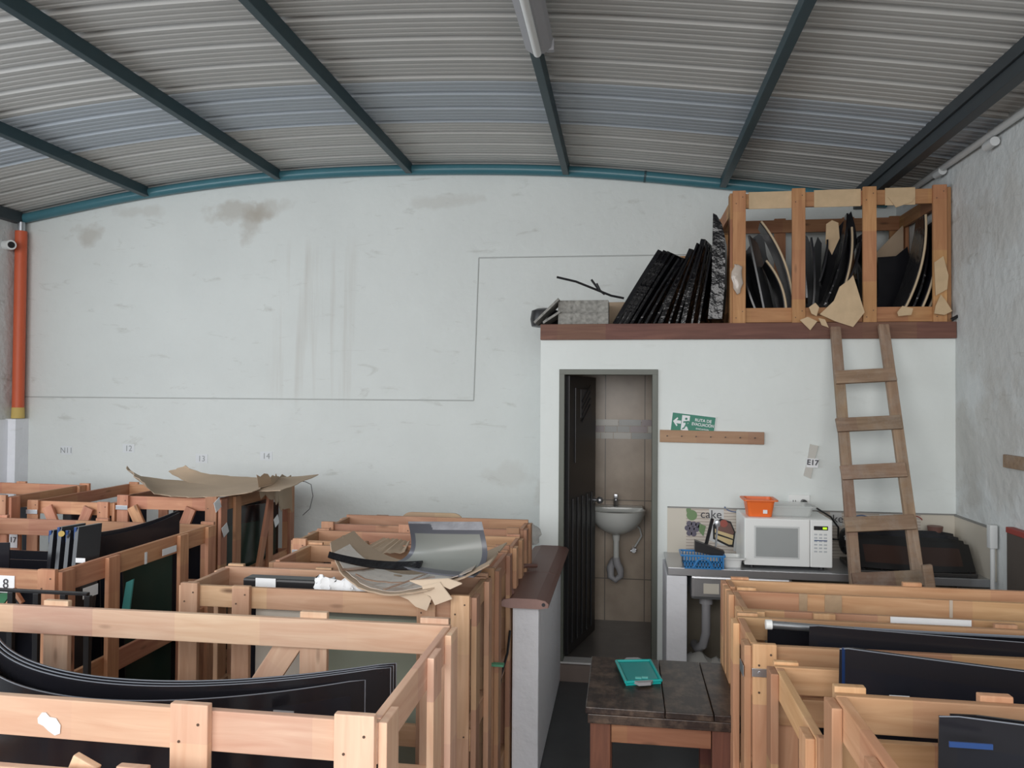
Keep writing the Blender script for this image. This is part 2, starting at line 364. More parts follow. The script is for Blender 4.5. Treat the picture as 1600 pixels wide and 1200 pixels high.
# ---------------- planks and crates ----------------
def plank(name, a, b, wdir, w, t, mat, parent, bev=.003):
    """board from a to b (centre line), width w along wdir, thickness t"""
    a, b = Vector(a), Vector(b); x = (b-a); ln = x.length; x.normalize()
    y = Vector(wdir); y = (y-x*y.dot(x)).normalized(); z = x.cross(y)
    M = Matrix((x, y, z)).transposed().to_4x4(); M.translation = (a+b)/2
    mb = MB().box((0, 0, 0), (ln, w, t), bevel=bev)
    return put(name, mb, mat, parent, M=M)
def crate(label, x0, x1, y0, y1, z1, mat=None, rh=.09, pw=.075, t=.022, zb=0., group=None,
          fposts=None, bposts=None, lposts=(), rposts=None, frails=None, brails=None, srails=None,
          braces=(), pr=.012, mats=None, brackets=(), names='wooden_crate'):
    mat = mat or PINE
    g = root(names, label, 'crate', ((x0+x1)/2, (y0+y1)/2, zb), group)
    H = z1-zb
    levels = [z1-rh/2, zb+H*.52, zb+.1] if H > .6 else [z1-rh/2, zb+.07]
    j = lambda s=.004: random.uniform(-s, s)
    for z in (frails if frails is not None else levels): plank('rail', (x0, y0+t/2, z+j()), (x1, y0+t/2, z+j()), (0, 0, 1), rh, t, mat, g)
    for z in (brails if brails is not None else levels): plank('rail', (x0, y1-t/2, z+j()), (x1, y1-t/2, z+j()), (0, 0, 1), rh, t, mat, g)
    for z in (srails if srails is not None else levels):
        for x in (x0+t/2, x1-t/2): plank('rail', (x, y0+t, z+j(.002)), (x, y1-t, z+j(.002)), (0, 0, 1), rh, t, mat, g)
    zt = z1+pr
    fp = fposts if fposts is not None else (x0+pw/2, (x0+x1)/2, x1-pw/2)
    bp = bposts if bposts is not None else (x0+pw/2, (x0+x1)/2, x1-pw/2)
    for x in fp: plank('post', (x, y0-t/2-.0005, zb), (x, y0-t/2-.0005, zt+j()), (1, 0, 0), pw, t, mat, g)
    for x in bp: plank('post', (x, y1+t/2+.0005, zb), (x, y1+t/2+.0005, zt+j()), (1, 0, 0), pw, t, mat, g)
    for y in (rposts if rposts is not None else (y0+pw/2, y1-pw/2)): plank('post', (x1+t/2+.0005, y, zb), (x1+t/2+.0005, y, z1-.003+j(.002)), (0, 1, 0), pw, t, mat, g)
    for y in lposts or (y0+pw/2, y1-pw/2): plank('post', (x0-t/2-.0005, y, zb), (x0-t/2-.0005, y, z1-.003+j(.002)), (0, 1, 0), pw, t, mat, g)
    for (side, a, za, b, z_b) in braces:   # diagonals nailed on the outside
        if side == 'f': plank('brace', (a, y0-t*1.5, za), (b, y0-t*1.5, z_b), (1, 0, 0), pw*.9, t*.9, mat, g)
        if side == 'b': plank('brace', (a, y1+t*1.5+.001, za), (b, y1+t*1.5+.001, z_b), (1, 0, 0), pw*.9, t*.9, mat, g)
        if side == 'r': plank('brace', (x1+t*1.5, a, za), (x1+t*1.5, b, z_b), (0, 1, 0), pw*.9, t*.9, mat, g)
    nails = MB()
    for x in fp:
        for z in (frails if frails is not None else levels):
            for q in (-1, 1): nails.cyl((x+q*pw*.25, y0-t-.0025, z+q*rh*.22), (x+q*pw*.25, y0-t, z+q*rh*.22), .0035, seg=8)
    if H > .6 and fp: put('nail_heads', nails, NAILM, g)
    for k in range(3):
        yy = y0+t+(y1-y0-2*t)*(k+.5)/3
        plank('base_board', (x0+t, yy, zb+.04), (x1-t, yy, zb+.04), (0, 1, 0), (y1-y0-2*t)/3*.9, t, mat, g)
    for (bx, by, bz, axis) in brackets:
        o = put('corner_bracket', MB().box((bx, by, bz), (.085, .004, .028) if axis == 'x' else (.004, .085, .028), bevel=.001), METAL, g)
        o['label'] = 'metal corner bracket'
    return g
def sticker(parent, c, w, h, rot=0, mat=None, txt=None, facing='f', tsize=None):
    mat = mat or PAPER
    Mr = Matrix.Rotation(rot, 4, 'Y')
    d = (w, .0015, h) if facing == 'f' else (.0015, w, h)
    o = put('paper_sticker', MB().box((0, 0, 0), d), mat, parent, M=Matrix.Translation(c) @ Mr)
    o['label'] = 'white paper sticker'
    if txt: text('printed_text', txt, INK, Matrix.Translation(Vector(c)+Vector((0, -.002, 0))) @ Mr @ FRONT, tsize or h*.8, o if False else parent)
    return o

# ================= THE BUILDING =================
XL, XR, YB, YF = -5.385, 2.05, 6.2, 5.15
WALLM = plaster('back_wall_plaster', (.70, .735, .72),
    stains=((-3.32, YB, 3.47, .70, .26, .42), (-3.2, YB, 3.33, .26, .36, .38), (-3.0, YB, 3.5, .4, .2, .3), (-4.75, YB, 3.3, .32, .22, .42), (-4.2, YB, 3.5, .6, .15, .22), (-1.5, YB, 3.5, .8, .14, .2), (-.9, YB, 1.25, .5, .3, .15), (-.6, YB, 1.1, .3, .3, .35)),
    streaks=(-2.9, -2.3, 1.95, 3.05))
SIDEM = plaster('side_wall_plaster', (.64, .67, .67), dirt=.75, bumpy=1.0, stains=((XR, 4.9, 1.6, .3, .9, .28), (XR, 5.0, 2.9, .3, .5, .25), (XR, 4.2, 2.2, .3, .7, .15)))
FRONTM = plaster('bathroom_wall_paint', (.76, .805, .79), dirt=.18, bumpy=.25)
LOWM = plaster('partition_paint', (.90, .92, .97), dirt=.3, bumpy=.8)
FLOORM = plain('worn_concrete', (.075, .08, .085), .45, var=.35, scale=3, bump=.1)
def tubeZ(X):
    pts = [(-5.6, 3.40), (-5.385, 3.444), (-4.164, 3.639), (-2.943, 3.749), (-1.783, 3.763), (-.47, 3.706), (.767, 3.561), (1.85, 3.40), (2.4, 3.30)]
    if X <= pts[0][0]: return pts[0][1]
    for k in range(len(pts)-1):
        if X <= pts[k+1][0]:
            p = [pts[max(0, k-1)], pts[k], pts[k+1], pts[min(len(pts)-1, k+2)]]
            t = (X-p[1][0])/(p[2][0]-p[1][0]); h = p[2][0]-p[1][0]
            m1 = (p[2][1]-p[0][1])/max(1e-6, p[2][0]-p[0][0])*h; m2 = (p[3][1]-p[1][1])/max(1e-6, p[3][0]-p[1][0])*h
            return (2*t**3-3*t*t+1)*p[1][1]+(t**3-2*t*t+t)*m1+(-2*t**3+3*t*t)*p[2][1]+(t**3-t*t)*m2
    return pts[-1][1]
struct('floor', MB().b2((-7, -4, -.1), (2.3, 6.4, 0)), FLOORM)
# gable wall follows the arch of the roof
xs = [XL-.2+(XR+.4-XL)*k/40 for k in range(41)]
poly = [(XL-.2, YB, 0), (XR+.2, YB, 0)]+[(x, YB, tubeZ(x)+.03) for x in reversed(xs)]
struct('wall_back', MB().prism(poly, (0, .15, 0)), WALLM)
struct('wall_right', MB().b2((XR, -1.5, 0), (XR+.15, YB, 3.62)), SIDEM)
struct('wall_left', MB().b2((XL-.15, 4.2, 0), (XL, YB, 3.44)), SIDEM)
struct('wall_left', MB().b2((XL-.15, 6.05, 0), (-5.285, YB, 1.66)).b2((XL-.1, 4.2, 0), (-5.36, 6.06, 1.655)), LOWM)
# scored plaster joint
M_J = plain('joint_shadow_groove', (.47, .49, .48), .9)
for a, b in (((30, 620), (740, 626)), ((740, 626), (748, 403)), ((748, 403), (1085, 398))):
    pa, pb = at(*a, Y=YB), at(*b, Y=YB)
    struct('trim_1', MB().tube([(pa.x, YB, pa.z), (pb.x, YB, pb.z)], .006, 6), M_J)
# roof sheets: corrugated across, arched along X
def roofsheet(name, ya, yb, mat, par, dz=0):
    mb = MB(); prof = []
    per = .245; k0 = math.floor(ya/per)
    y = k0*per
    base = [(0, 0), (.012, .020), (.020, .026), (.040, .026), (.048, .020), (.060, 0), (.090, 0), (.098, .0035), (.110, .0035), (.118, 0), (.145, 0), (.153, .0035), (.165, .0035), (.173, 0), (.200, 0), (.207, .003), (.217, .003), (.224, 0)]
    while y < yb:
        for (dy, dz_) in base:
            if ya <= y+dy <= yb: prof.append((y+dy, dz_))
        y += per
    nx = 48; xs = [XL-.25+(XR+.3-XL)*k/nx for k in range(nx+1)]
    g = [[mb.bm.verts.new((x, yy, tubeZ(x)+.052+zz+dz)) for (yy, zz) in prof] for x in xs]
    for i in range(nx):
        for j in range(len(prof)-1):
            mb.bm.faces.new((g[i][j], g[i+1][j], g[i+1][j+1], g[i][j+1]))
    ret = bmesh.ops.extrude_face_region(mb.bm, geom=mb.bm.faces[:])
    bmesh.ops.translate(mb.bm, vec=(0, 0, .003), verts=[v for v in ret['geom'] if isinstance(v, bmesh.types.BMVert)])
    return put(name, mb, mat, par)
RSH = plain('galvanised_roof_sheet', (.49, .485, .465), .6, .0, var=.12, scale=1.5)
RSHB = plain('bluish_roof_sheet', (.39, .43, .47), .5, .0, var=.12, scale=1.5)
ce = bpy.data.objects.new('ceiling', None); C.objects.link(ce); ce['kind'] = 'structure'
roofsheet('roof_sheet', -1.5, 4.60, RSH, ce); roofsheet('roof_sheet', 5.15, 6.45, RSH, ce); roofsheet('roof_sheet', 4.52, 5.22, RSHB, ce, -.005)
# arch tube
aw = MB().tube([(x, YB-.045, tubeZ(x)) for x in [XL+.02+(1.95-XL)*k/60 for k in range(61)]], .043, 14)
o = put('arched_tube_beam', aw, TEALP, smooth=True); tag(o, 'teal arched steel tube along the top of the white back wall', 'beam')
ring = MB()
px_ = at(1008, 275, Y=6.15); ring.tube([(px_.x-.008, YB-.045, tubeZ(px_.x-.008)), (px_.x+.008, YB-.045, tubeZ(px_.x+.008))], .046, 14)
put('weld_ring', ring, TEALD, o)
for (px, py, lab) in ((230, 303, 'leftmost dark teal roof purlin'), (435, 278, 'second roof purlin from the left'), (640, 268, 'third roof purlin from the left, in mid ceiling'),
                      (885, 270, 'roof purlin carrying the grey lamp housing'), (1130, 290, 'rightmost roof purlin, ending above the top crate')):
    X = at(px, py, Y=6.15).x; z = tubeZ(X)
    sl = (tubeZ(X+.05)-tubeZ(X-.05))/.1
    p = root('roof_beam', lab+', running overhead to the arched tube', 'beam', (X, 2, z))
    Mr = Matrix.Rotation(-math.atan(sl), 3, 'Y').to_4x4()
    b = MB().box((0, 0, 0), (.05, 8.55, .085), bevel=.004)
    put('box_section', b, TEALD, p, M=Matrix.Translation((X, 1.86, z+.006)) @ Mr)
# eave beams
o = put('eave_beam', MB().b2((1.735, -2, 3.34), (1.80, 6.19, 3.41), .004).b2((1.72, -2, 3.41), (1.80, 6.19, 3.475), .004), EAVE); tag(o, 'dark steel eave beam running along the top of the right wall', 'beam')
o = put('eave_beam', MB().b2((XL+.0, 3.0, 3.40), (XL+.07, 6.12, 3.50), .004), EAVE); tag(o, 'dark teal eave beam at the top left corner above the orange pipe', 'beam')
# pipes
pp = root('drain_pipe', 'white plastic pipe fixed high along the right wall', 'pipe', (2.02, 5, 3.35))
a, b = at(1600, 190, X=2.015), at(1440, 285, X=2.015)
put('pipe', MB().cyl((2.015, 0, a.z), (2.015, 6.15, b.z+.005), .02), PVC, pp, smooth=True)
for (x, y) in ((1548, 225), (1468, 270)):
    c = at(x, y, X=2.015); put('coupling', MB().cyl((2.015, c.y-.05, c.z), (2.015, c.y+.05, c.z), .026), PVC, pp, smooth=True)
c = at(1405, 283, Y=6.1); o = put('pipe_stub', MB().cyl((c.x, 6.1, c.z-.12), (c.x, 6.1, c.z+.045), .045), PVC, smooth=True); tag(o, 'short white pipe end in the corner above the top crate', 'pipe')
pp = root('orange_pipe', 'orange drain pipe standing in the left corner', 'pipe', (-5.31, 6.11, 1.66))
put('pipe', MB().cyl((-5.325, 6.12, 1.74), (-5.325, 6.12, 3.33), .048, seg=20), ORANGE, pp, smooth=True)
put('tape_band', MB().cyl((-5.325, 6.12, 1.665), (-5.325, 6.12, 1.76), .053, .050), YELLOW, pp, smooth=True)
put('pipe_neck', MB().cyl((-5.325, 6.12, 3.33), (-5.325, 6.12, 3.41), .030), METAL, pp, smooth=True)
cc = root('security_camera', 'white bullet security camera beside the orange pipe', 'camera', (-5.3, 5.98, 3.22))
c = at(17, 382, Y=5.98)
put('housing', MB().cyl((c.x-.17, c.y+.08, c.z+.01), (c.x+.03, c.y-.03, c.z-.01), .042), WHITEP, cc, smooth=True)
put('lens', MB().cyl((c.x+.03, c.y-.031, c.z-.01), (c.x+.036, c.y-.034, c.z-.0105), .028), BLACK, cc)
put('bracket', MB().cyl((XL, c.y+.05, c.z+.02), (c.x-.09, c.y+.05, c.z+.0), .014), WHITEP, cc)
# ceiling lamp
lf = root('ceiling_lamp', 'long grey fluorescent lamp housing under the ceiling', 'lamp', (-.42, 3.1, 3.6))
put('housing', MB().prism([(-.50, 3.76, 3.655), (-.49, 3.76, 3.61), (-.455, 3.76, 3.585), (-.40, 3.76, 3.585), (-.365, 3.76, 3.61), (-.355, 3.76, 3.655)], (0, -1.35, 0)), GREYPL, lf)
put('tube_cover', MB().tube([(-.43, 3.74, 3.578), (-.43, 2.45, 3.578)], .02, 12), WHITEP, lf, smooth=True)
put('end_cap', MB().b2((-.39, 3.755, 3.60), (-.35, 3.79, 3.66), .005), GREYPL, lf)

# ---- bathroom block ----
dx0, dx1, dz = -.426, .217, 2.067
bw = MB()
bw.b2((-.557, YF, .0), (dx0, YF+.09, 2.27)); bw.b2((dx1, YF, .0), (XR, YF+.09, 2.27)); bw.b2((dx0, YF, dz), (dx1, YF+.09, 2.27))
struct('wall_front', bw, FRONTM)
struct('wall_side', MB().b2((-.557, YF+.09, 0), (-.47, YB, 2.27)), FRONTM)
ms = MB().b2((-.557, YF+.02, 2.27), (XR, YB, 2.36))
struct('ceiling_bathroom', ms, plain('mezzanine_boards', (.20, .12, .08), .8, var=.2))
o = put('wooden_beam', MB().b2((-.557, YF-.03, 2.268), (XR-.003, YF+.02, 2.372), .003), BEAMW); tag(o, 'long reddish wooden beam edging the loft above the bathroom', 'beam')
# tiles inside
TM, n, b = nt('bathroom_tile'); ge = N(n, 'ShaderNodeNewGeometry')
mp = N(n, 'ShaderNodeMapping'); mp.inputs['Location'].default_value = (.145, .79, 0); mp.inputs['Rotation'].default_value = (0, 0, 0)
sxyz = N(n, 'ShaderNodeSeparateXYZ'); cb = N(n, 'ShaderNodeCombineXYZ'); L(n, ge.outputs['Position'], sxyz.inputs[0]); L(n, sxyz.outputs['X'], cb.inputs['X']); L(n, sxyz.outputs['Z'], cb.inputs['Y'])
L(n, cb.outputs[0], mp.inputs['Vector'])
br = N(n, 'ShaderNodeTexBrick', offset=0); br.inputs['Scale'].default_value = 1; br.inputs['Mortar Size'].default_value = .004
br.inputs['Brick Width'].default_value = .31; br.inputs['Row Height'].default_value = .62
L(n, mp.outputs[0], br.inputs['Vector'])
no = N(n, 'ShaderNodeTexNoise', Scale=5, Detail=5); L(n, ge.outputs['Position'], no.inputs['Vector'])
tcv = ramp(n, no.outputs['Fac'], [(.35, (.36, .29, .225)), (.7, (.48, .40, .32))])
L(n, tcv.outputs[0], br.inputs['Color1']); L(n, tcv.outputs[0], br.inputs['Color2']); br.inputs['Mortar'].default_value = (.15, .13, .11, 1)
L(n, br.outputs[0], b.inputs['Base Color']); b.inputs['Roughness'].default_value = .3
struct('wall_bathroom', MB().b2((-.47, YB-.03, .12), (.9, YB-.002, 2.27)).b2((.80, YF+.09, .12), (.9, YB-.03, 2.27)), TM)
ac = bpy.data.objects.new('trim_2', None); C.objects.link(ac); ac['kind'] = 'structure'
MOS = [plain('mosaic_pale', (.50, .49, .45), .25), plain('mosaic_grey', (.33, .34, .33), .25), plain('mosaic_tan', (.42, .37, .30), .25), plain('mosaic_mauve', (.33, .28, .29), .25)]
z0a, z1a = at(960, 686, Y=6.16).z, at(960, 655, Y=6.16).z
hh = (z1a-z0a)/3
for row in range(3):
    x = -.46+row*.03
    while x < .78:
        ww = random.choice((.10, .14, .18)); put('mosaic_tile', MB().b2((x, YB-.036, z0a+row*hh+.002), (x+ww-.005, YB-.0302, z0a+(row+1)*hh-.002)), random.choice(MOS), ac); x += ww
struct('floor_bathroom', MB().b2((-.557, YF+.0, 0), (XR, YB, .12)), plain('bathroom_floor_tile', (.14, .13, .125), .3, var=.3))
struct('trim_3', MB().b2((dx0, YF-.012, .112), (dx1, YF+.1, .124), .002), plain('worn_threshold', (.62, .62, .62), .4))
struct('trim_4', MB().b2((-.42, YF-.025, .0), (.25, YF-.001, .11)), plain('riser_tile', (.20, .155, .135), .5, var=.25, scale=6))
fr = MB(); t = .032
fr.b2((dx0-.004, YF-.012, .125), (dx0+t, YF+.1, dz), .003); fr.b2((dx1-t, YF-.012, .125), (dx1+.004, YF+.1, dz), .003); fr.b2((dx0-.004, YF-.0125, dz-t), (dx1+.004, YF+.1, dz+.004), .003)
dr = bpy.data.objects.new('door_1', None); C.objects.link(dr); dr['kind'] = 'structure'
put('door_frame', fr, FRAMEM, dr)
# open leaf
h0 = Vector((dx0+t+.012, YF+.06, .14)); h1 = Vector((-.225, 5.80, .14)); dl = (h1-h0); ln = dl.length; dl.normalize(); nl = Vector((dl.y, -dl.x, 0))
ML = Matrix((dl, Vector((0, 0, 1)), nl)).transposed().to_4x4(); ML.translation = h0
lf_ = MB().box((ln/2, .95, 0), (ln, 1.885, .035), bevel=.003)
leaf = put('door_leaf', lf_, DOORM, dr, M=ML)
rb = MB()
for k in range(5): rb.box((.09+k*(ln-.18)/4, .56, .021), (.045, .98, .012), bevel=.004)
rb.box((ln*.5, 1.55, .021), (ln*.62, .52, .008), bevel=.003)
put('raised_panels', rb, DOORM, leaf, M=ML)
gl = MB()
gl.box((ln*.56, 1.70, .024), (.24, .20, .006), bevel=.002)
vent = put('vent_grille', gl, plain('grille_grey', (.075, .075, .08), .5), leaf, M=ML)
gb = MB()
for k in range(4): gb.box((ln*.56, 1.63+k*.047, .030), (.22, .014, .006), M=Matrix.Rotation(R(32), 4, 'Z'))
put('grille_bar', gb, DOORM, leaf, M=ML)
kn = MB(); kc = ML @ Vector((ln-.06, .985, 0))
kn.cyl(kc+nl*.018, kc+nl*.05, .012); kn.ball(kc+nl*.07, .026); kn.cyl(kc+nl*.017, kc+nl*.022, .03)
put('door_handle', kn, METAL, leaf, smooth=True)
# wash basin
sk = root('wash_basin', 'white ceramic wash basin on the tiled wall inside the bathroom', 'sink', (-.05, 5.97, .9))
c = at(964, 815, Y=5.97); cx = c.x; zt = at(964, 797, Y=5.95).z
bs = MB().lathe([(.02, -.185), (.07, -.18), (.14, -.14), (.19, -.085), (.212, -.03), (.218, 0), (.205, .004), (.17, -.03), (.10, -.10), (.02, -.12)], (cx, 5.97, zt), sc=(1, .95))
put('bowl', bs, CERAM, sk, smooth=True)
put('rim_shelf', MB().b2((cx-.20, 6.03, zt-.03), (cx+.20, 6.168, zt+.012), .01), CERAM, sk, smooth=True)
fa = MB().cyl((cx-.01, 6.08, zt), (cx-.01, 6.08, zt+.07), .018).tube([(cx-.01, 6.08, zt+.045), (cx-.01, 6.0, zt+.055), (cx-.01, 5.97, zt+.03)], .011).box((cx-.01, 6.08, zt+.09), (.03, .03, .035), bevel=.006)
put('faucet', fa, METAL, sk, smooth=True)
tr = MB().cyl((cx-.005, 6.0, zt-.18), (cx-.005, 6.0, zt-.24), .032, .026).cyl((cx-.005, 6.0, zt-.24), (cx-.005, 6.0, zt-.38), .022)
put('drain_tail', tr, CERAM, sk, smooth=True)
pts = [(cx-.005, 6.0, zt-.37), (cx+.0, 6.0, zt-.41), (cx+.025, 6.0, zt-.46), (cx+.03, 6.0, zt-.51), (cx-.01, 6.0, zt-.545), (cx-.045, 6.0, zt-.52), (cx-.05, 6.02, zt-.46), (cx-.03, 6.06, zt-.42), (cx-.02, 6.16, zt-.42)]
put('drain_trap', MB().tube(pts, lambda t: .027+.004*math.sin(t*60), 12), GREYPL, sk, smooth=True)
c = at(990, 858, Y=6.15)
put('supply_hose', MB().tube([(cx+.05, 6.1, zt-.13), (cx+.12, 6.1, zt-.12), (cx+.175, 6.11, zt-.16), (cx+.19, 6.12, zt-.22), (c.x+.01, 6.14, c.z+.02)], .007, 8), PVC, sk, smooth=True)
put('valve', MB().cyl((c.x, 6.17, c.z), (c.x, 6.09, c.z), .018).cyl((c.x-.025, 6.10, c.z-.005), (c.x+.02, 6.10, c.z+.01), .01), METAL, sk, smooth=True)

# ---- low partition wall with coping ----
struct('wall_partition', MB().b2((-.545, 3.80, 0), (-.412, YF, .842), .012), LOWM)
def coping(ya, yb, lab):
    p = root('coping_slab', lab, 'coping', (-.48, (ya+yb)/2, .84))
    pr = [(-.595, .850), (-.600, .868), (-.585, .884), (-.54, .892), (-.42, .892), (-.375, .884), (-.358, .868), (-.362, .850), (-.40, .8425), (-.56, .8425)]
    put('glazed_top', MB().prism([(x, ya+.004, z) for x, z in pr], (0, yb-ya-.006, 0)), BRICKC, p)
    o = put('cut_end', MB().prism([(x*.98-.0096, ya-.001, .8675+(z-.8675)*.96) for x, z in pr], (0, .005, 0)), BRICKE, p); o['label'] = 'rough pink cut end'
    put('core_hole', MB().cyl((-.385, ya-.004, .866), (-.385, ya+.0, .866), .009), INK, p)
ym = at(840, 896, Z=.885).y
coping(3.76, ym, 'brown glazed coping slab with pink cut end on low wall, nearer one')
coping(ym, 5.14, 'brown glazed coping slab on low wall, next to the bathroom door')
pts = [at(800, 925, Z=.905), at(791, 905, Z=.92), at(800, 892, Z=.93), at(820, 884, Z=.93), at(838, 884, Z=.915)]
o = put('curved_stick', MB().tube(pts, .012, 8), BRICKC, smooth=True); tag(o, 'thin curved brown handle lying on the nearer coping slab', 'stick')

# ---- counter ----
zc = .875
ct = root('steel_counter', 'stainless steel kitchen counter with a sink basin beneath', 'counter', (1.2, 4.8, zc))
put('worktop', MB().b2((.262, 4.66, zc-.005), (XR-.005, YF-.005, zc), .001).b2((.262, 4.655, zc-.04), (XR-.005, 4.664, zc+.004), .002), STEEL, ct)
put('basin', MB().b2((.40, 4.70, zc-.19), (.98, 5.08, zc-.042), .02), STEEL, ct)
c = at(1110, 920, Y=4.70)
o = put('care_sticker', MB().b2((c.x-.04, 4.697, c.z-.03), (c.x+.05, 4.699, c.z+.03)), CREAM, ct)
put('drain_pipe', MB().cyl((.50, 4.82, zc-.18), (.50, 4.82, zc-.24), .04).tube([(.50, 4.82, zc-.22), (.50, 4.82, zc-.42), (.485, 4.84, zc-.50), (.46, 4.9, zc-.54), (.45, 5.02, zc-.55)], .027, 12), GREYPL, ct, smooth=True)
struct('trim_5', MB().b2((.255, 4.67, .15), (.375, 5.15, zc-.045), .008), LOWM)
struct('trim_6', MB().b2((.255, 4.60, 0), (XR, 5.15, .15), .01), FLOORM)
struct('trim_9', MB().b2((.40, YF-.011, .15), (XR, YF-.001, zc-.05)), plain('shaded_brown_tile', (.26, .23, .18), .5, var=.15))  # tiled wall, its colour darkened for the shade under the counter
# backsplash
zs = 1.165
struct('trim_7', MB().b2((.285, YF-.012, zc), (.405, YF-.001, zs)).b2((1.84, YF-.012, zc), (XR-.012, YF-.001, zs)).b2((XR-.012, 4.62, zc), (XR-.001, YF-.012, zs-.005)), CREAM)
struct('trim_8', MB().b2((.285, YF-.016, zs), (XR, YF-.001, zs+.008)).b2((XR-.016, 4.62, zs-.004), (XR-.001, YF-.012, zs+.006)), plain('tile_edge_strip', (.25, .25, .24), .5))
DT, n, b = nt('striped_tile'); ge = N(n, 'ShaderNodeNewGeometry'); wv = N(n, 'ShaderNodeTexWave', bands_direction='Z'); wv.inputs['Scale'].default_value = 16; wv.inputs['Distortion'].default_value = 1.5
L(n, ge.outputs['Position'], wv.inputs['Vector']); L(n, ramp(n, wv.outputs['Fac'], [(.1, (.42, .36, .31)), (.35, (.60, .55, .49))]).outputs[0], b.inputs['Base Color']); b.inputs['Roughness'].default_value = .3
tl = bpy.data.objects.new('wall_tiles', None); C.objects.link(tl); tl['kind'] = 'structure'
put('tile_panel', MB().b2((.405, YF-.012, zc), (1.84, YF-.001, zs)), DT, tl)
TW = plain('tile_white', (.60, .61, .61), .3); TPUR = plain('tile_grape', (.13, .12, .16), .3); TGRN = plain('tile_leaf', (.17, .27, .13), .3)
TRED = plain('tile_strawberry', (.34, .09, .07), .3); TYEL = plain('tile_cake', (.66, .52, .28), .3); TBLU = plain('tile_plate_blue', (.10, .16, .30), .3)
def disc(c, r, mat, nm, sx=1, off=0, seg=20): return put(nm, MB().prism([(c.x+r*sx*math.cos(2*math.pi*k/seg), YF-.0122-off, c.z+r*math.sin(2*math.pi*k/seg)) for k in range(seg)], (0, -.0008, 0)), mat, tl)
def tp(x, y): return at(x, y, Y=YF-.013)
def polyt(pts, mat, nm, off=0): return put(nm, MB().prism([Vector((tp(*p).x, YF-.0122-off, tp(*p).z)) for p in pts], (0, -.0008, 0)), mat, tl)
polyt([(1108, 792), (1131, 793), (1131, 812), (1108, 811)], TW, 'printed_square'); polyt([(1148, 833), (1163, 834), (1163, 862), (1146, 861)], TW, 'printed_square')
polyt([(1297, 800), (1315, 801), (1316, 822), (1298, 821)], TW, 'printed_square'); polyt([(1374, 803), (1396, 804), (1396, 812), (1374, 811)], TW, 'printed_square')
disc(tp(1081, 805), .034, TGRN, 'printed_leaf', 1.0, .0003); disc(tp(1076, 797), .02, TGRN, 'printed_leaf', .8, .0005)
for (x, y) in ((1077, 818), (1084, 819), (1091, 820), (1074, 825), (1081, 826), (1088, 827), (1095, 823), (1077, 833), (1084, 834)): disc(tp(x, y), .018, TPUR, 'printed_grape', 1, .0006)
polyt([(1093, 818), (1103, 822), (1099, 838), (1092, 830)], TGRN, 'printed_leaf', .001)
polyt([(1110, 812), (1122, 806), (1148, 830), (1145, 852), (1128, 852), (1104, 842)], TW, 'printed_outline', .0002)
polyt([(1114, 820), (1126, 810), (1142, 815), (1149, 832), (1146, 855), (1138, 854), (1114, 842)], BLACK, 'printed_line', .0006)
polyt([(1117, 826), (1146, 836), (1144, 851), (1139, 851), (1117, 840)], TYEL, 'printed_cake', .0011)
polyt([(1117, 832), (1145, 842), (1145, 844), (1117, 835)], BLACK, 'printed_line', .002)
polyt([(1119, 820), (1128, 812), (1141, 818), (1147, 832), (1145, 836), (1119, 828)], BRICKC, 'printed_cake_top', .0014)
disc(tp(1131, 818), .024, TRED, 'printed_strawberry', 1, .0025)
def arc(cx_, cy_, r, a0, a1, mat):
    put('printed_plate', MB().tube([Vector((tp(cx_+r*math.cos(R(a)), cy_+r*.55*math.sin(R(a))).x, YF-.0125, tp(cx_+r*math.cos(R(a)), cy_+r*.55*math.sin(R(a))).z)) for a in range(a0, a1+1, 10)], .004, 6), mat, tl)
arc(1150, 790, 18, 10, 170, TBLU); arc(1345, 814, 16, 200, 350, TBLU); arc(1427, 814, 14, 200, 350, TRED)
for (s_, x, y, z_) in (('cake', 1111, 804, .075), ('e', 1157, 817, .06), ('A', 1157, 847, .06), ('ke', 1309, 811, .07)):
    text('printed_text', s_, INK, Matrix.Translation(tp(x, y)+Vector((0, -.002, 0))) @ FRONT, z_, tl, .0004)
# clear pipe on right splash
o = put('wall_conduit', MB().cyl((XR-.03, 4.60, .45), (XR-.03, 4.60, 1.07), .012).box((XR-.032, 4.6, 1.13), (.04, .045, .13), bevel=.006), PVC, smooth=True); tag(o, 'thin white conduit with a small box at the right end of the counter', 'conduit')

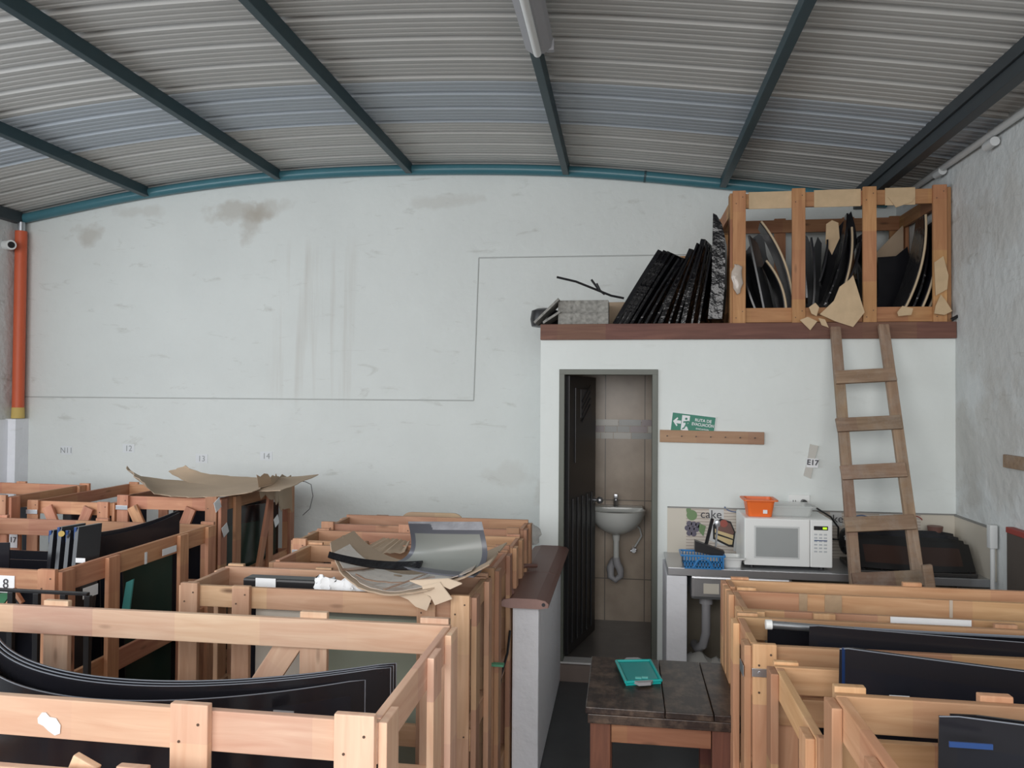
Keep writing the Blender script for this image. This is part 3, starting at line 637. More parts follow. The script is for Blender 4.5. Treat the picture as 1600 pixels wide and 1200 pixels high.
# ---- things on the counter ----
def microwave():
    x0, x1, z0_, z1_ = .715, 1.215, zc+.015, zc+.298; y0, y1 = 4.75, 5.10
    g = root('microwave_oven', 'white microwave oven on the steel counter', 'microwave', (.96, 4.92, zc))
    put('body', MB().b2((x0, y0+.02, z0_), (x1, y1, z1_), .01), WHITEP, g)
    xd = x1-.125
    d = put('oven_door', MB().b2((x0, y0-.002, z0_+.002), (xd-.002, y0+.02, z1_-.002), .006), WHITEP, g)
    put('door_window', MB().b2((x0+.065, y0-.004, z0_+.055), (xd-.07, y0+.0, z1_-.055), .002), MICW, d)
    put('window_border', MB().b2((x0+.055, y0-.003, z0_+.045), (xd-.06, y0+.001, z1_-.045), .002), plain('window_border_grey', (.62, .64, .64), .3), d)
    p = put('control_panel', MB().b2((xd, y0-.002, z0_+.002), (x1, y0+.02, z1_-.002), .006), WHITEP, g)
    put('display', MB().b2((xd+.02, y0-.004, z1_-.062), (x1-.025, y0, z1_-.038), .002), BLACK, p)
    put('display_digits', MB().b2((x1-.055, y0-.0055, z1_-.056), (x1-.032, y0-.003, z1_-.044)), LCD, p)
    kb = plain('button_grey', (.50, .53, .56), .4)
    for r_ in range(6):
        for k in range(3):
            put('button', MB().b2((xd+.022+k*.027, y0-.0035, z1_-.092-r_*.02), (xd+.040+k*.027, y0, z1_-.083-r_*.02), .001), kb, p)
    put('printed_line', MB().b2((xd+.022, y0-.0038, z1_-.125), (x1-.03, y0-.0025, z1_-.120)), BLUEE, p)
    for x in (x0+.05, x1-.05):
        for y in (y0+.05, y1-.05): put('foot', MB().cyl((x, y, zc), (x, y, z0_+.002), .014), BLACK, g)
    pl = tp(1255, 784)
    pts = [(pl.x, YF-.05, pl.z), (pl.x+.05, YF-.09, pl.z-.02), (pl.x+.14, YF-.12, pl.z-.075), (pl.x+.185, YF-.12, pl.z-.14), (pl.x+.19, YF-.10, pl.z-.22), (x1-.03, y1-.0, z0_+.12)]
    ps = []
    for i in range(len(pts)-1):
        for k in range(5): ps.append(Vector(pts[i]).lerp(Vector(pts[i+1]), k/5))
    put('power_cord', MB().tube(ps, .0055, 8).cyl((pl.x, YF-.016, pl.z), (pl.x, YF-.055, pl.z), .017), BLACK, g, smooth=True)
microwave()
c = tp(1249, 783)
ot = root('wall_outlet', 'white double wall outlet above the microwave', 'outlet', (c.x, YF, c.z))
put('cover_plate', MB().b2((c.x-.065, YF-.013, c.z-.04), (c.x+.065, YF-.001, c.z+.04), .004), WHITEP, ot)
put('socket_holes', MB().b2((c.x-.04, YF-.0145, c.z-.008), (c.x-.036, YF-.012, c.z+.006)).b2((c.x-.026, YF-.0145, c.z-.008), (c.x-.022, YF-.012, c.z+.006)).b2((c.x-.033, YF-.0145, c.z-.018), (c.x-.029, YF-.012, c.z-.013)), INK, ot)
# orange tub on the microwave
tz = zc+.299
def tub(cx_, cy_, z, w, d, h, mat, name, lab, cat, taper=.82, lip=.018, wall=.004):
    g = root(name, lab, cat, (cx_, cy_, z)); mb = MB(); bm = mb.bm
    lv = [(taper, 0), (1, h), (1+lip/w*2, h), (1+lip/w*2, h+.008), (1-.03, h+.008), (taper-.03, .006)]
    rings = []
    for s_, zz in lv:
        ring = []
        for (sx_, sy_) in ((-1, -1), (1, -1), (1, 1), (-1, 1)):
            for k in range(4):
                a = {(-1, -1): 180, (1, -1): 270, (1, 1): 0, (-1, 1): 90}[sx_, sy_]+k*30
                rr = .018; ring.append(bm.verts.new((cx_+sx_*(w/2*s_-rr)+rr*math.cos(R(a)), cy_+sy_*(d/2*s_-rr)+rr*math.sin(R(a)), z+zz)))
        rings.append(ring)
    for a, b in zip(rings, rings[1:]):
        for k in range(16): bm.faces.new((a[k], a[(k+1) % 16], b[(k+1) % 16], b[k]))
    bm.faces.new(rings[0][::-1]); bm.faces.new(rings[-1])
    put('tub_body', mb, mat, g); return g
g = tub(.815, 4.86, tz, .165, .16, .095, ORANGEC, 'plastic_tub', 'orange plastic tub standing on top of the microwave', 'tub')
c = at(1196, 800, Y=4.775); put('paper_sticker', MB().box((c.x, 4.783, c.z), (.025, .002, .022)), PAPER, g)
tub(1.0, 4.93, tz, .26, .20, .055, CLEAR, 'clear_container', 'clear plastic container beside the orange tub on the microwave', 'container', taper=.9)
# blue basket
bx, by = .40, 4.735
g = root('plastic_basket', 'blue slotted plastic basket on the left end of the counter', 'basket', (bx, by, zc))
w_, d_, h_ = .25, .16, .085
c0 = at(1062, 862, Y=4.66).x; bx = c0+w_/2+.01
mb = MB(); tbar = .008
mb.b2((bx-w_/2, by-d_/2-.004, zc+h_-.012), (bx+w_/2, by-d_/2+.006, zc+h_), .002)
mb.b2((bx-w_/2, by+d_/2-.006, zc+h_-.012), (bx+w_/2, by+d_/2+.004, zc+h_), .002)
for sx_ in (-1, 1): mb.b2((bx+sx_*w_/2-.005, by-d_/2, zc+h_-.012), (bx+sx_*w_/2+.005, by+d_/2, zc+h_), .002)
mb.b2((bx-w_/2+.02, by-d_/2+.01, zc+.002), (bx+w_/2-.02, by+d_/2-.01, zc+.006))
for yy in (by-d_/2, by+d_/2):
    mb.b2((bx-w_/2+.018, yy-.002, zc+.002), (bx+w_/2-.018, yy+.002, zc+.018))
    for k in range(13):
        x = bx-w_/2+.02+k*(w_-.04)/12; mb.b2((x-.0035, yy-.002, zc+.01), (x+.0035, yy+.002, zc+h_-.008))
    mb.b2((bx-w_/2+.014, yy-.002, zc+.042), (bx+w_/2-.014, yy+.002, zc+.050))
for k in range(7):
    y = by-d_/2+k*d_/6
    for sx_ in (-1, 1): mb.b2((bx+sx_*(w_/2-.012)-.002, y-.006, zc+.005), (bx+sx_*(w_/2-.008)+.002, y+.006, zc+h_-.008))
for sx_ in (-1, 1): mb.tube([(bx+sx_*.055, by-d_/2-.006, zc+.012), (bx+sx_*.03, by-d_/2-.008, zc+.055), (bx, by-d_/2-.008, zc+.066)], .007, 8)
put('slotted_basket', mb, BLUEP, g)
# black tray and tilted items in basket
pl = [at(1086, 845, Y=4.76), at(1128, 862, Y=4.76)]
o = put('knife_tray', MB().prism([at(1086, 845, Y=4.70), at(1132, 862, Y=4.70), at(1132, 872, Y=4.70), at(1086, 862, Y=4.70)], (0, .06, 0)), BLACK); tag(o, 'black plastic tray tilted inside the blue basket', 'tray')
o = put('kitchen_spatula', MB().tube([at(1103, 852, Y=4.80), at(1113, 811, Y=4.90)], .011, 8), BLACK, smooth=True); tag(o, 'thick black handle sticking up from the blue basket', 'utensil')
o = put('steel_spoon', MB().tube([at(1118, 858, Y=4.78), at(1121, 820, Y=4.86)], .006, 8).ball(at(1121, 818, Y=4.86), .016, (1, .4, 1.5)), METAL, smooth=True); tag(o, 'shiny steel spoon leaning above the blue basket', 'utensil')
c = at(1146, 880, Y=4.72)
tub(c.x, 4.80, zc, .11, .12, .05, WHITEP, 'white_container', 'low white plastic container between blue basket and microwave', 'container', .9)
# bundle of wrapped glass on counter right of microwave
for k in range(4):
    x0, x1 = 1.33, 1.99; yy = 4.73+k*.07; hh_ = .155+.010*k
    def fn(u, v, yy=yy, hh_=hh_, k=k):
        x = x0+.02*k+(x1-x0-.02*k)*u; return (x, yy+.08*(1-(2*u-1)**2)*0+.10*v-.05*math.sin(u*3.1), zc+.037+hh_*v*(1-.10*abs(2*u-1)**4)-.012*u)
    o = put('wrapped_glass', MB().sheet(fn, 20, 6, .008), BROWNG if k < 2 else DARKG2); tag(o, ['glossy dark brown wrapped glass behind the ladder, frontmost of four', 'dark brown wrapped glass behind the ladder, second of four', 'black glass behind the ladder, third from the front', 'black glass behind the ladder, nearest the tiles'][k], 'glass panel', 'wrapped glass sheets on the counter')
g = root('gas_hob', 'low black gas hob under the wrapped glass on the counter', 'hob', (1.66, 4.85, zc))
put('hob_tray', MB().b2((1.34, 4.70, zc+.001), (1.99, 5.08, zc+.022), .006), plain('hob_enamel', (.035, .033, .032), .35), g)
for k in range(7): put('grate_bar', MB().tube([(1.38+k*.095, 4.705, zc+.026), (1.38+k*.095, 5.05, zc+.026)], .005, 6), BLACK, g)
o = put('black_bag', MB().ball(at(1322, 845, Y=4.97), .075, (.6, .6, 1.1)), WRAP, smooth=True); tag(o, 'crumpled black plastic bag between microwave and ladder', 'bag')
o = put('orange_cup', MB().cyl(at(1461, 840, Y=5.05), at(1461, 822, Y=5.05), .035, .045), BRICKC, smooth=True); tag(o, 'small brown cup behind the wrapped glass near the tiles', 'cup')
o = put('cork_stick', MB().b2((1.36, 4.665, zc+.001), (1.44, 4.70, zc+.012), .003), CARD); tag(o, 'small beige scrap on the counter edge near the ladder', 'scrap')
# rags below the counter
for i, (x, y, r_, s_) in enumerate(((1090, 1012, .11, (1, .8, .8)), (1122, 1003, .10, (.9, .7, .75)))):
    c = at(x, y, Y=4.85); mb = MB().ball((c.x, c.y, .15+r_*s_[2]), r_, s_, 20)
    for v in mb.bm.verts:
        v.co += Vector((1, .5, .6))*.012*math.sin(v.co.x*90+v.co.z*70); v.co.z = max(v.co.z, .151)
    o = put('white_rag', mb, RAG, smooth=True); tag(o, ['crumpled white rag on the ledge below the sink basin', 'crumpled white rag with a loop beside the drain pipe'][i], 'rag')

# ---- wall signs ----
SG = Matrix.Translation((tp(1083, 663).x, YF-.004, tp(1083, 663).z)) @ Matrix.Rotation(R(6.5), 4, 'Y')
s0 = tp(1083, 663)
g = root('exit_sign', 'green evacuation route sign with white arrow above the wooden strip', 'sign', (s0.x, YF, s0.z))
put('sign_board', MB().box((0, 0, 0), (.285, .004, .13), bevel=.001), PAPER, g, M=SG)
put('green_face', MB().box((0, -.0025, 0), (.275, .002, .122)), GREEN, g, M=SG)
def sgp(pts, nm='white_symbol', mat=PAPER, off=0): put(nm, MB().prism([(x, -.0038-off, z) for x, z in pts], (0, -.0008, 0)), mat, g, M=SG)
sgp([(-.130, .006), (-.104, .034), (-.098, .026), (-.108, .014), (-.078, .014), (-.078, -.006), (-.108, -.006), (-.098, -.018), (-.104, -.026)], 'arrow_symbol')
sgp([(-.075, .052), (-.025, .052), (-.025, .012), (-.040, -.012), (-.022, -.052), (-.075, -.045)], 'door_symbol')
put('head_symbol', MB().prism([(-.047+.008*math.cos(k*.5), -.0048, .030+.008*math.sin(k*.5)) for k in range(12)], (0, -.0006, 0)), GREEN, g, M=SG)
sgp([(-.064, .012), (-.052, .014), (-.030, .020), (-.018, .002), (-.024, -.002), (-.034, .008), (-.036, -.012), (-.018, -.022), (-.014, -.046), (-.022, -.046), (-.027, -.026), (-.044, -.018), (-.052, -.036), (-.068, -.042), (-.066, -.034), (-.056, -.026), (-.048, -.004), (-.050, .004), (-.064, .002)], 'runner_symbol', GREEN, .0008)
for (s_, z_, sz, bd, sx_) in (('RUTA DE', .030, .026, .0005, 1.0), ('EVACUACIÓN', .002, .027, .0005, .82), ('EVACUATION', -.026, .013, .0002, 1.0)):
    text('sign_text', s_, PAPER, SG @ Matrix.Translation((.062, -.0045, z_)) @ FRONT, sz, g, .0004, bd, sx_)
g = root('wooden_strip', 'pale wooden strip nailed to the wall under the green sign', 'strip', (tp(1112, 683).x, YF, tp(1112, 683).z))
a, b = tp(1031, 681), tp(1194, 685)
plank('board', (a.x, YF-.012, a.z), (b.x, YF-.012, b.z), (0, 0, 1), .080, .018, PLYW if False else wood('strip_pine', (.44, .29, .18), (.34, .21, .12)), g)
for k in range(7):
    c = a.lerp(b, .07+k*.14); put('nail', MB().cyl((c.x, YF-.020, c.z), (c.x, YF-.034, c.z+.003), .0035, seg=8), INK, g)
# taped number
g = root('number_label', 'torn number sticker reading 3 1 7 taped left of the ladder', 'sticker', (tp(1268, 722).x, YF, tp(1268, 722).z))
TAPE = plain('old_tape', (.55, .54, .50), .6)
put('tape_strip', MB().prism([tp(1266, 694), tp(1279, 697), tp(1272, 722), tp(1267, 748), tp(1256, 743), tp(1262, 720)], (0, .010, 0)), TAPE, g)
put('paper_piece', MB().prism([Vector((tp(*p).x, YF-.016, tp(*p).z)) for p in ((1260, 716), (1279, 717), (1278, 731), (1260, 730))], (0, .003, 0)), PAPER, g)
text('printed_text', 'E17', INK, Matrix.Translation(tp(1269.5, 723)+Vector((0, -.006, 0))) @ Matrix.Rotation(R(4), 4, 'Y') @ FRONT, .048, g, .0004, .001)
# faint hand-written bay numbers on back wall
for (s_, x, y, ll) in (('N11', 104, 704, 'near the orange pipe'), ('12', 201, 701, 'right of the one near the pipe'), ('13', 315, 717, 'just above the middle of the cardboard sheets'), ('14', 416, 713, 'above the torn cardboard flap')):
    c = at(x, y, Y=YB-.002)
    g = root('wall_number', 'faint handwritten wall number '+ll, 'number', (c.x, YB, c.z))
    put('paper_patch', MB().b2((c.x-.055, YB-.0025, c.z-.035), (c.x+.055, YB, c.z+.04)), plain('pale_paper', (.70, .73, .75), .9), g)
    text('handwriting', s_, FAINT, Matrix.Translation(c+Vector((0, -.002, 0))) @ FRONT, .07, g, .0003)
# bits on right wall
a = at(1573, 720, X=XR)
o = put('wooden_strip', MB().b2((XR-.02, 3.2, a.z-.035), (XR-.001, a.y, a.z+.035), .003), LADW); tag(o, 'short wooden strip fixed to the right wall', 'strip')
a = at(1579, 826, X=XR-.02)
g = root('brown_board', 'dark brown panel with red top standing against right wall', 'board', (XR-.03, 4.1, 0))
put('panel', MB().b2((XR-.04, 3.4, .0), (XR-.005, a.y, a.z-.02), .004), DBROWN, g)
o = put('red_edge', MB().b2((XR-.045, 3.4, a.z-.02), (XR-.004, a.y, a.z+.01), .004), RED, g); o['label'] = 'red upper edge'

# ---- ladder ----
g = root('wooden_ladder', 'rough wooden ladder leaning against the loft beam', 'ladder', (1.4, 4.1, 0))
def ry(z): return 4.13+(5.09-4.13)*(z/2.38)
def lp(px, py):  # point of the leaning ladder plane seen at px,py
    Y = 4.6
    for _ in range(12): Y = ry(at(px, py, Y=Y).z)
    return at(px, py, Y=Y)
up = Vector((0, 5.09-4.13, 2.38)).normalized(); nrm = Vector((0, -up.z, up.y))
def rail(a, b):
    A, B = lp(*a), lp(*b); d = (A-B)/(A.z-B.z); bot = B-d*B.z
    plank('side_rail', bot, A, (1, 0, 0), .060, .035, LADW, g, .004)
rail((1305, 512), (1337, 915)); rail((1380, 508), (1436, 915))
for (x0, x1, y) in ((1303, 1397, 590), (1305, 1406, 664), (1312, 1413, 738), (1318, 1427, 819), (1330, 1441, 906)):
    A, B = lp(x0, y+3), lp(x1, y-2); off = nrm*.028
    plank('rung', A+off, B+off, up, .085, .022, LADW, g, .004)
for k in (1,):
    A = lp(1338, 990); B = lp(1440, 985); plank('rung', A+nrm*.028, B+nrm*.028, up, .085, .022, LADW, g, .004)
A = at(1444, 888, Y=4.3); o = put('wooden_stick', MB().box((0, 0, 0), (.05, .03, 1.0), bevel=.006), LADW, M=Matrix.Translation(A+Vector((.07, -.03, -.47))) @ Matrix.Rotation(R(-8), 4, 'Y')); tag(o, 'short grey wooden stick leaning beside the foot of the ladder', 'stick')

# ---- table ----
g = root('wooden_table', 'small dark scuffed wooden table in the aisle', 'table', (.14, 3.12, 0))
x0, x1, y0, y1, zt_ = -.136, .418, 2.84, 3.40, .75
for i in range(3):
    xa = x0+(x1-x0)*[0, .52, .83][i]; xb = x0+(x1-x0)*[.52, .83, 1][i]
    M = Matrix.Translation(((xa+xb)/2, (y0+y1)/2, zt_-.012)) @ Matrix.Rotation(R(90), 4, 'Z')
    put('top_board', MB().box((0, 0, 0), (y1-y0, xb-xa-.003, .024), bevel=.003), TABLEW, g, M=M)
plank('edge_board', (x0+.01, y0+.012, zt_-.042), (x1-.0, y0+.012, zt_-.042), (0, 0, 1), .034, .022, TABLEW, g)
plank('edge_board', (x0+.01, y1-.012, zt_-.042), (x1-.0, y1-.012, zt_-.042), (0, 0, 1), .034, .022, TABLEW, g)
for (x, y) in ((x0+.055, y0+.06), (x1-.06, y0+.06), (x0+.055, y1-.06), (x1-.06, y1-.06)):
    plank('leg', (x, y, 0), (x, y, zt_-.06), (1, 0, 0), .075, .06, LEGW, g, .004)
for y in (y0+.05, y1-.05): plank('apron', (x0+.095, y, zt_-.10), (x1-.10, y, zt_-.10), (0, 0, 1), .078, .022, APRON, g)
for x in (x0+.05, x1-.05): plank('apron', (x, y0+.09, zt_-.10), (x, y1-.09, zt_-.10), (0, 0, 1), .078, .022, APRON, g)
# tray lid
P = [at(963, 1033, Z=.765), at(1016, 1032, Z=.765), at(1033, 1063, Z=.765), at(978, 1066, Z=.765)]
ctr = sum(P, Vector())/4
g = root('container_lid', 'teal plastic container lid with grey handles on dark table', 'lid', (ctr.x, ctr.y, .75))
put('lid_base', MB().prism([Vector((p.x, p.y, .751)) for p in P], (0, 0, .012)), TEALT, g)
q = [ctr+(p-ctr)*.86 for p in P]
put('recessed_panel', MB().prism([Vector((p.x, p.y, .763)) for p in q], (0, 0, .003)), plain('teal_dark', (.01, .33, .33), .3), g)
rm = MB()
for i in range(4):
    a, b = P[i], P[(i+1) % 4]; rm.tube([Vector((a.x, a.y, .765)), Vector((b.x, b.y, .765))], .006, 8)
put('raised_rim', rm, TEALT, g, smooth=True)
for (a, b) in ((P[0], P[1]), (P[2], P[3])):
    mm = (a+b)/2; dd = (b-a)*.28; out = (mm-ctr).normalized()*.028
    put('clip_handle', MB().prism([Vector((p.x, p.y, .758)) for p in (mm-dd, mm-dd*.6+out, mm+dd*.6+out, mm+dd)], (0, 0, .012)), GREYPL, g)
for s_ in (.35, .62):
    p = (P[3].lerp(P[2], s_)).lerp(ctr, .3); put('moulded_mark', MB().b2((p.x-.012, p.y-.008, .766), (p.x+.012, p.y+.008, .768)), plain('teal_light', (.2, .7, .66), .3), g)

# ================= CRATES AND GLASS =================
def windshield(label, x0, x1, yc, z0, z1, bow, mat, name='windshield', rz=0, lean=0, ry=0, taper=.06, group=None, th=.006, nu=28, topc=0.0, cat='windshield', edge=0):
    """standing curved car glass, long edge along X; bow>0 bulges to the entrance; topc lets the top edge sag at mid"""
    cx_ = (x0+x1)/2; hl = (x1-x0)/2; M = Matrix.Translation((cx_, yc, z0)) @ Matrix.Rotation(rz, 4, 'Z') @ Matrix.Rotation(ry, 4, 'Y')
    def fn(u, v):
        s_ = 2*u-1; k = 1-taper*v
        rc = max(0, (abs(s_)-.955)/.045); zz = (z1-z0)*v*(1-.0*rc)-topc*(1-s_*s_)*v
        if v > .9: zz -= (z1-z0)*.004*rc*rc
        return (s_*hl*k, -bow*(1-s_*s_)+lean*v, zz)
    o = put(name, MB().sheet(fn, nu, 8, th), mat, M=M)
    tag(o, label, cat, group)
    if edge:
        pts = [M @ Vector(fn(k/40, 1)) for k in range(41)]+[M @ Vector(fn(1, 1-k/6)) for k in range(1, 7)]
        q = put('edge_glint', MB().tube(pts, edge, 6), EDGEM, o); q['label'] = 'thin silver glint painted along the glass edge'  # pale grey tube paints the light caught by the glass edge
    return o
EDGEM = plain('glass_edge_glint', (.22, .24, .28), .25)

# --- left foreground row ---
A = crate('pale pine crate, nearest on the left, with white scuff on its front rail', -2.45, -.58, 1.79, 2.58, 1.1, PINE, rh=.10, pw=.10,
          fposts=(-2.2, -1.055, -.632), bposts=(-2.075, -1.075, -.64), rposts=(1.84, 2.30, 2.53), braces=(('b', -1.36, .72, -1.16, 1.02),), pr=.02)
mb = MB().prism([at(x, y, Y=1.788) for x, y in ((59, 1122), (66, 1113), (72, 1113), (78, 1120), (88, 1122), (95, 1133), (94, 1146), (86, 1149), (76, 1142), (68, 1134), (60, 1130))], (0, -.0012, 0))
o = put('white_scuff', mb, PAPER, A)
crate('low pale pine crate just in front of the nearest left crate', -2.2, -.80, 1.0, 1.655, at(60, 1193, Y=1.655).z, PINE, rh=.09, bposts=(-2.0, at(206, 1185, Y=1.66).x, -.84), braces=(('b', at(100, 1200, Y=1.68).x-.08, .70, at(133, 1190, Y=1.68).x, at(133, 1190, Y=1.68).z),))
GRP = 'black windshields in the nearest left crate'
for k, (dy, zt2) in enumerate(((-.06, 1.035), (-.012, 1.060), (.0, 1.063), (.012, 1.066))):
    windshield(['long black windshield with a thin silver line, frontmost in the nearest left crate', 'second black windshield in the nearest left crate', 'third black windshield in the nearest left crate', 'rearmost black windshield in the nearest left crate'][k],
               -2.2, -.700+(.005*k if k else -.06), 2.35+dy, .10, zt2, .33, DARKG if k else DARKG0, rz=R(-5), taper=.0, group=GRP, edge=.0016)
o = put('tape_piece', MB().box(at(443, 1119, Y=2.045), (.06, .004, .03)), GREYPL); o2 = tag(o, 'small grey tape stuck on the frontmost black windshield', 'tape')

# L2
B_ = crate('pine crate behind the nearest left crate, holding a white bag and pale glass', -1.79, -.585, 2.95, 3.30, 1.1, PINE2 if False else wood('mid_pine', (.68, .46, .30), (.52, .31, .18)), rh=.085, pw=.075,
           fposts=(-1.755, -1.53, -.76, -.625), bposts=(-1.75, -1.33, -.62), frails=(1.057, .55, .1))
MIDP = bpy.data.materials['mid_pine']
windshield('pale green glass sheet inside the crate under the paper wrapped glass', -1.45, -.66, 3.10, .1, .99, .03, PALEG, name='glass_sheet', taper=.0, cat='glass sheet')
windshield('dark windshield behind the pale sheet in the second left crate', -1.70, -.64, 3.20, .1, 1.02, .04, DARKG2, taper=.02)
o = put('foam_board', MB().b2((-1.50, 3.00, .1), (-1.28, 3.02, 1.0), .003), FOAM); tag(o, 'pale foam board standing upright inside the second left crate', 'board')
o = put('black_case', MB().b2((-1.60, 3.08, 1.005), (-1.22, 3.16, 1.105), .01), BLACK); tag(o, 'black wrapped part lying in the crate beside the white bag', 'package')
sticker(o, at(415, 911, Y=3.078), .09, .04)
bq = at(486, 930, Y=3.03); bt = at(486, 903, Y=3.07)
mb = MB().sheet(lambda u, v: (bq.x+.26*u+rag(v, .010, 2), 3.03+.04*v+rag(u, .008, 1), bq.z-.03+(bt.z-bq.z+.03)*v+.006*math.sin(u*11)), 16, 10, .012)
o = put('white_bag', mb, PAPER, smooth=True); tag(o, 'crumpled white plastic bag stuffed in the second left crate', 'bag')
# L3 L4 L5
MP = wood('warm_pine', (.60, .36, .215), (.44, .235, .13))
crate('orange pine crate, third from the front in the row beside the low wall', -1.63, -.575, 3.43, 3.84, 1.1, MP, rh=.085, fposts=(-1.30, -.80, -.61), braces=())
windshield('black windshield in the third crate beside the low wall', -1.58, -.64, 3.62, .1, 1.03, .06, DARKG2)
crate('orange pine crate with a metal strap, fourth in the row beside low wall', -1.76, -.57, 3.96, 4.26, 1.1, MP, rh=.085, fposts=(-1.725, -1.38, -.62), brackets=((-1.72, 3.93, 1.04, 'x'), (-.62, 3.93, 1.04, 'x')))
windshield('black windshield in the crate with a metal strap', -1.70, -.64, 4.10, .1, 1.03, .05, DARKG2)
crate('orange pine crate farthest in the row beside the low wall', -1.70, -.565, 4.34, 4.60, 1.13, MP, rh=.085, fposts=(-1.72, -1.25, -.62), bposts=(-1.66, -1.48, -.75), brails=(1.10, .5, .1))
windshield('black windshield in the farthest crate beside the low wall', -1.64, -.64, 4.46, .1, 1.03, .04, DARKG2)
# paper wrapped curved glass on L2/L3
def fnw(u, v):   # long axis runs left-right; sags in the middle
    a = at(512, 880, Z=1.17); 
    x = -1.32+.79*u; y = 2.85+(1.5 if u < .58 else 1.0)*(u-.58)**2*(1-.5*v)+.56*v
    z = 1.125+.36*(u-.5)**2
    if v < .5: y += rag(u, .010, 3)
    return (x, y, z)
g = root('paper_wrapped_glass', 'curved glass wrapped in brown kraft paper lying on the crates', 'wrapped glass', (-.98, 3.2, 1.12))
put('kraft_paper', MB().sheet(fnw, 30, 12, .006), CARD2, g)
def fnp(u, v):
    x, y, z = fnw(.08+.84*u, .06+.5*v); return (x, y, z+.006+.004*math.sin(u*9))
FILMM = plain('clear_wrap_film', (.50, .43, .37), .15, var=.3, scale=12, bump=.5)
put('plastic_film', MB().sheet(fnp, 24, 8, .003), FILMM, g)
TAP = plain('brown_tape', (.36, .20, .12), .35)
for (u0_, v0_, u1_, v1_) in ((.22, 0.0, .33, .5), (.30, .12, .72, .30), (.52, .02, .66, .5)):
    def fnt(s_, t_, a=(u0_, v0_), b=(u1_, v1_)):
        uu = a[0]+(b[0]-a[0])*s_; vv = a[1]+(b[1]-a[1])*s_+.0
        du, dv = (b[0]-a[0]), (b[1]-a[1]); l_ = math.hypot(du*.9, dv*.55)
        x, y, z = fnw(uu-dv/l_*.012*(t_-.5), vv+du/l_*.022*(t_-.5)); return (x, y, z+.0145)
    put('tape_strip', MB().sheet(fnt, 12, 1, .0015), TAP, g)
for i, (Yp, pts) in enumerate(((2.905, [(622, 928), (660, 920), (676, 934), (670, 951), (652, 945), (640, 935)]), (2.895, [(660, 916), (688, 910), (694, 918), (708, 934), (682, 943), (674, 930), (664, 926)]), (2.90, [(640, 908), (700, 905), (722, 912), (704, 920), (690, 914), (668, 918)]))):
    put('torn_flap', MB().prism([at(x, y, Y=Yp)+Vector((0, -.03*((y-905)/45), 0)) for x, y in pts], (0, .004, .003)), CARD3, g)
put('orange_tape', MB().box(at(656, 937, Z=1.085)+Vector((0, -.02, .02)), (.03, .012, .006), M=Matrix.Rotation(R(40), 4, 'Y')), plain('orange_tape_m', (.7, .32, .05), .5), g)
# grey curved glass on top: concave like a slide, back edge raised
gnl, gnr, gfl, gfr = at(611, 884, Z=1.17), at(740, 905, Z=1.17), at(638, 823, Z=1.34), at(753, 823, Z=1.34)
def fng(u, v):
    w_ = 1-(1-v)**2
    p = gnl.lerp(gnr, u); q = gfl.lerp(gfr, u)
    return Vector((p.x+(q.x-p.x)*w_+.025*u*math.sin(v*math.pi), p.y+(q.y-p.y)*v+.08*math.sin(v*math.pi)-.05*math.sin(u*math.pi)*(1-v), 1.17+.17*v**2.2+.012))
g = root('grey_glass', 'curved grey car glass in clear wrap on top of the kraft paper', 'glass', (-.95, 3.5, 1.16))
put('glass_panel', MB().sheet(fng, 20, 20, .006), GREYG, g)
WL = plain('wrap_highlight_film', (.30, .31, .34), .15, var=.4, scale=25, bump=.6)
put('folded_wrap_edge', MB().sheet(lambda u, v: Vector(fng(u, .90+.10*v))+Vector((0, -.004, .009)), 16, 3, .002), WL, g)
# second grey glass rim going left
def fnr(u, v):
    a, b = at(512, 875, Z=1.19), at(655, 893, Z=1.17)
    p = a.lerp(b, u); return (p.x, p.y+.055*v*(.3+.7*u), p.z+.018*(2*u-1)**2+.02*v-.005)
o = put('dark_glass_strip', MB().sheet(fnr, 20, 4, .008), WRAP); tag(o, 'dark wrapped glass edge reaching left from the grey car glass', 'glass')
# cardboard standing between L3 and L4 behind glass
def fnk(u, v):
    a, b = at(545, 868, Y=3.62), at(632, 862, Y=3.72); p = a.lerp(b, u)
    t_, s__ = at(600, 840, Y=3.9), at(640, 845, Y=3.95); q = t_.lerp(s__, u); r_ = p.lerp(q, v); return r_+Vector((0, 0, rag(u, .006, 2)))
o = put('cardboard_sheet', MB().sheet(fnk, 12, 8, .004), CARD); tag(o, 'ribbed cardboard sheet lying left of the grey car glass', 'cardboard')
# rounded plywood panel
a, b = at(622, 828, Y=4.75), at(725, 828, Y=4.75); zt_ = at(670, 801, Y=4.75).z; rr = .07; pts = []
for (cx_, a0_) in ((b.x-rr, 0), (a.x+rr+.015, 90)):
    for k in range(7): an = R(a0_+k*15); pts.append((cx_+rr*math.cos(an), 4.75, zt_-rr+rr*math.sin(an)))
pts = [(b.x, 4.75, .02)]+pts+[(a.x, 4.75, .02)]
o = put('plywood_panel', MB().prism(pts, (0, .012, 0)), PLYW); tag(o, 'pale plywood panel with rounded corners behind the farthest crate', 'panel')
# wad of clear film near wall right end
c = at(828, 835, Y=4.8); mb = MB().ball((c.x, c.y, c.z), .07, (1, .6, 1), 16)
for v in mb.bm.verts: v.co += Vector((math.sin(v.co.z*150), 0, math.sin(v.co.x*130)))*.008
o = put('plastic_film_wad', mb, plain('film_wad', (.50, .48, .45), .3, var=.3, scale=30, alpha=.45), smooth=True); tag(o, 'crumpled clear film stuck between crates and bathroom wall corner', 'film')
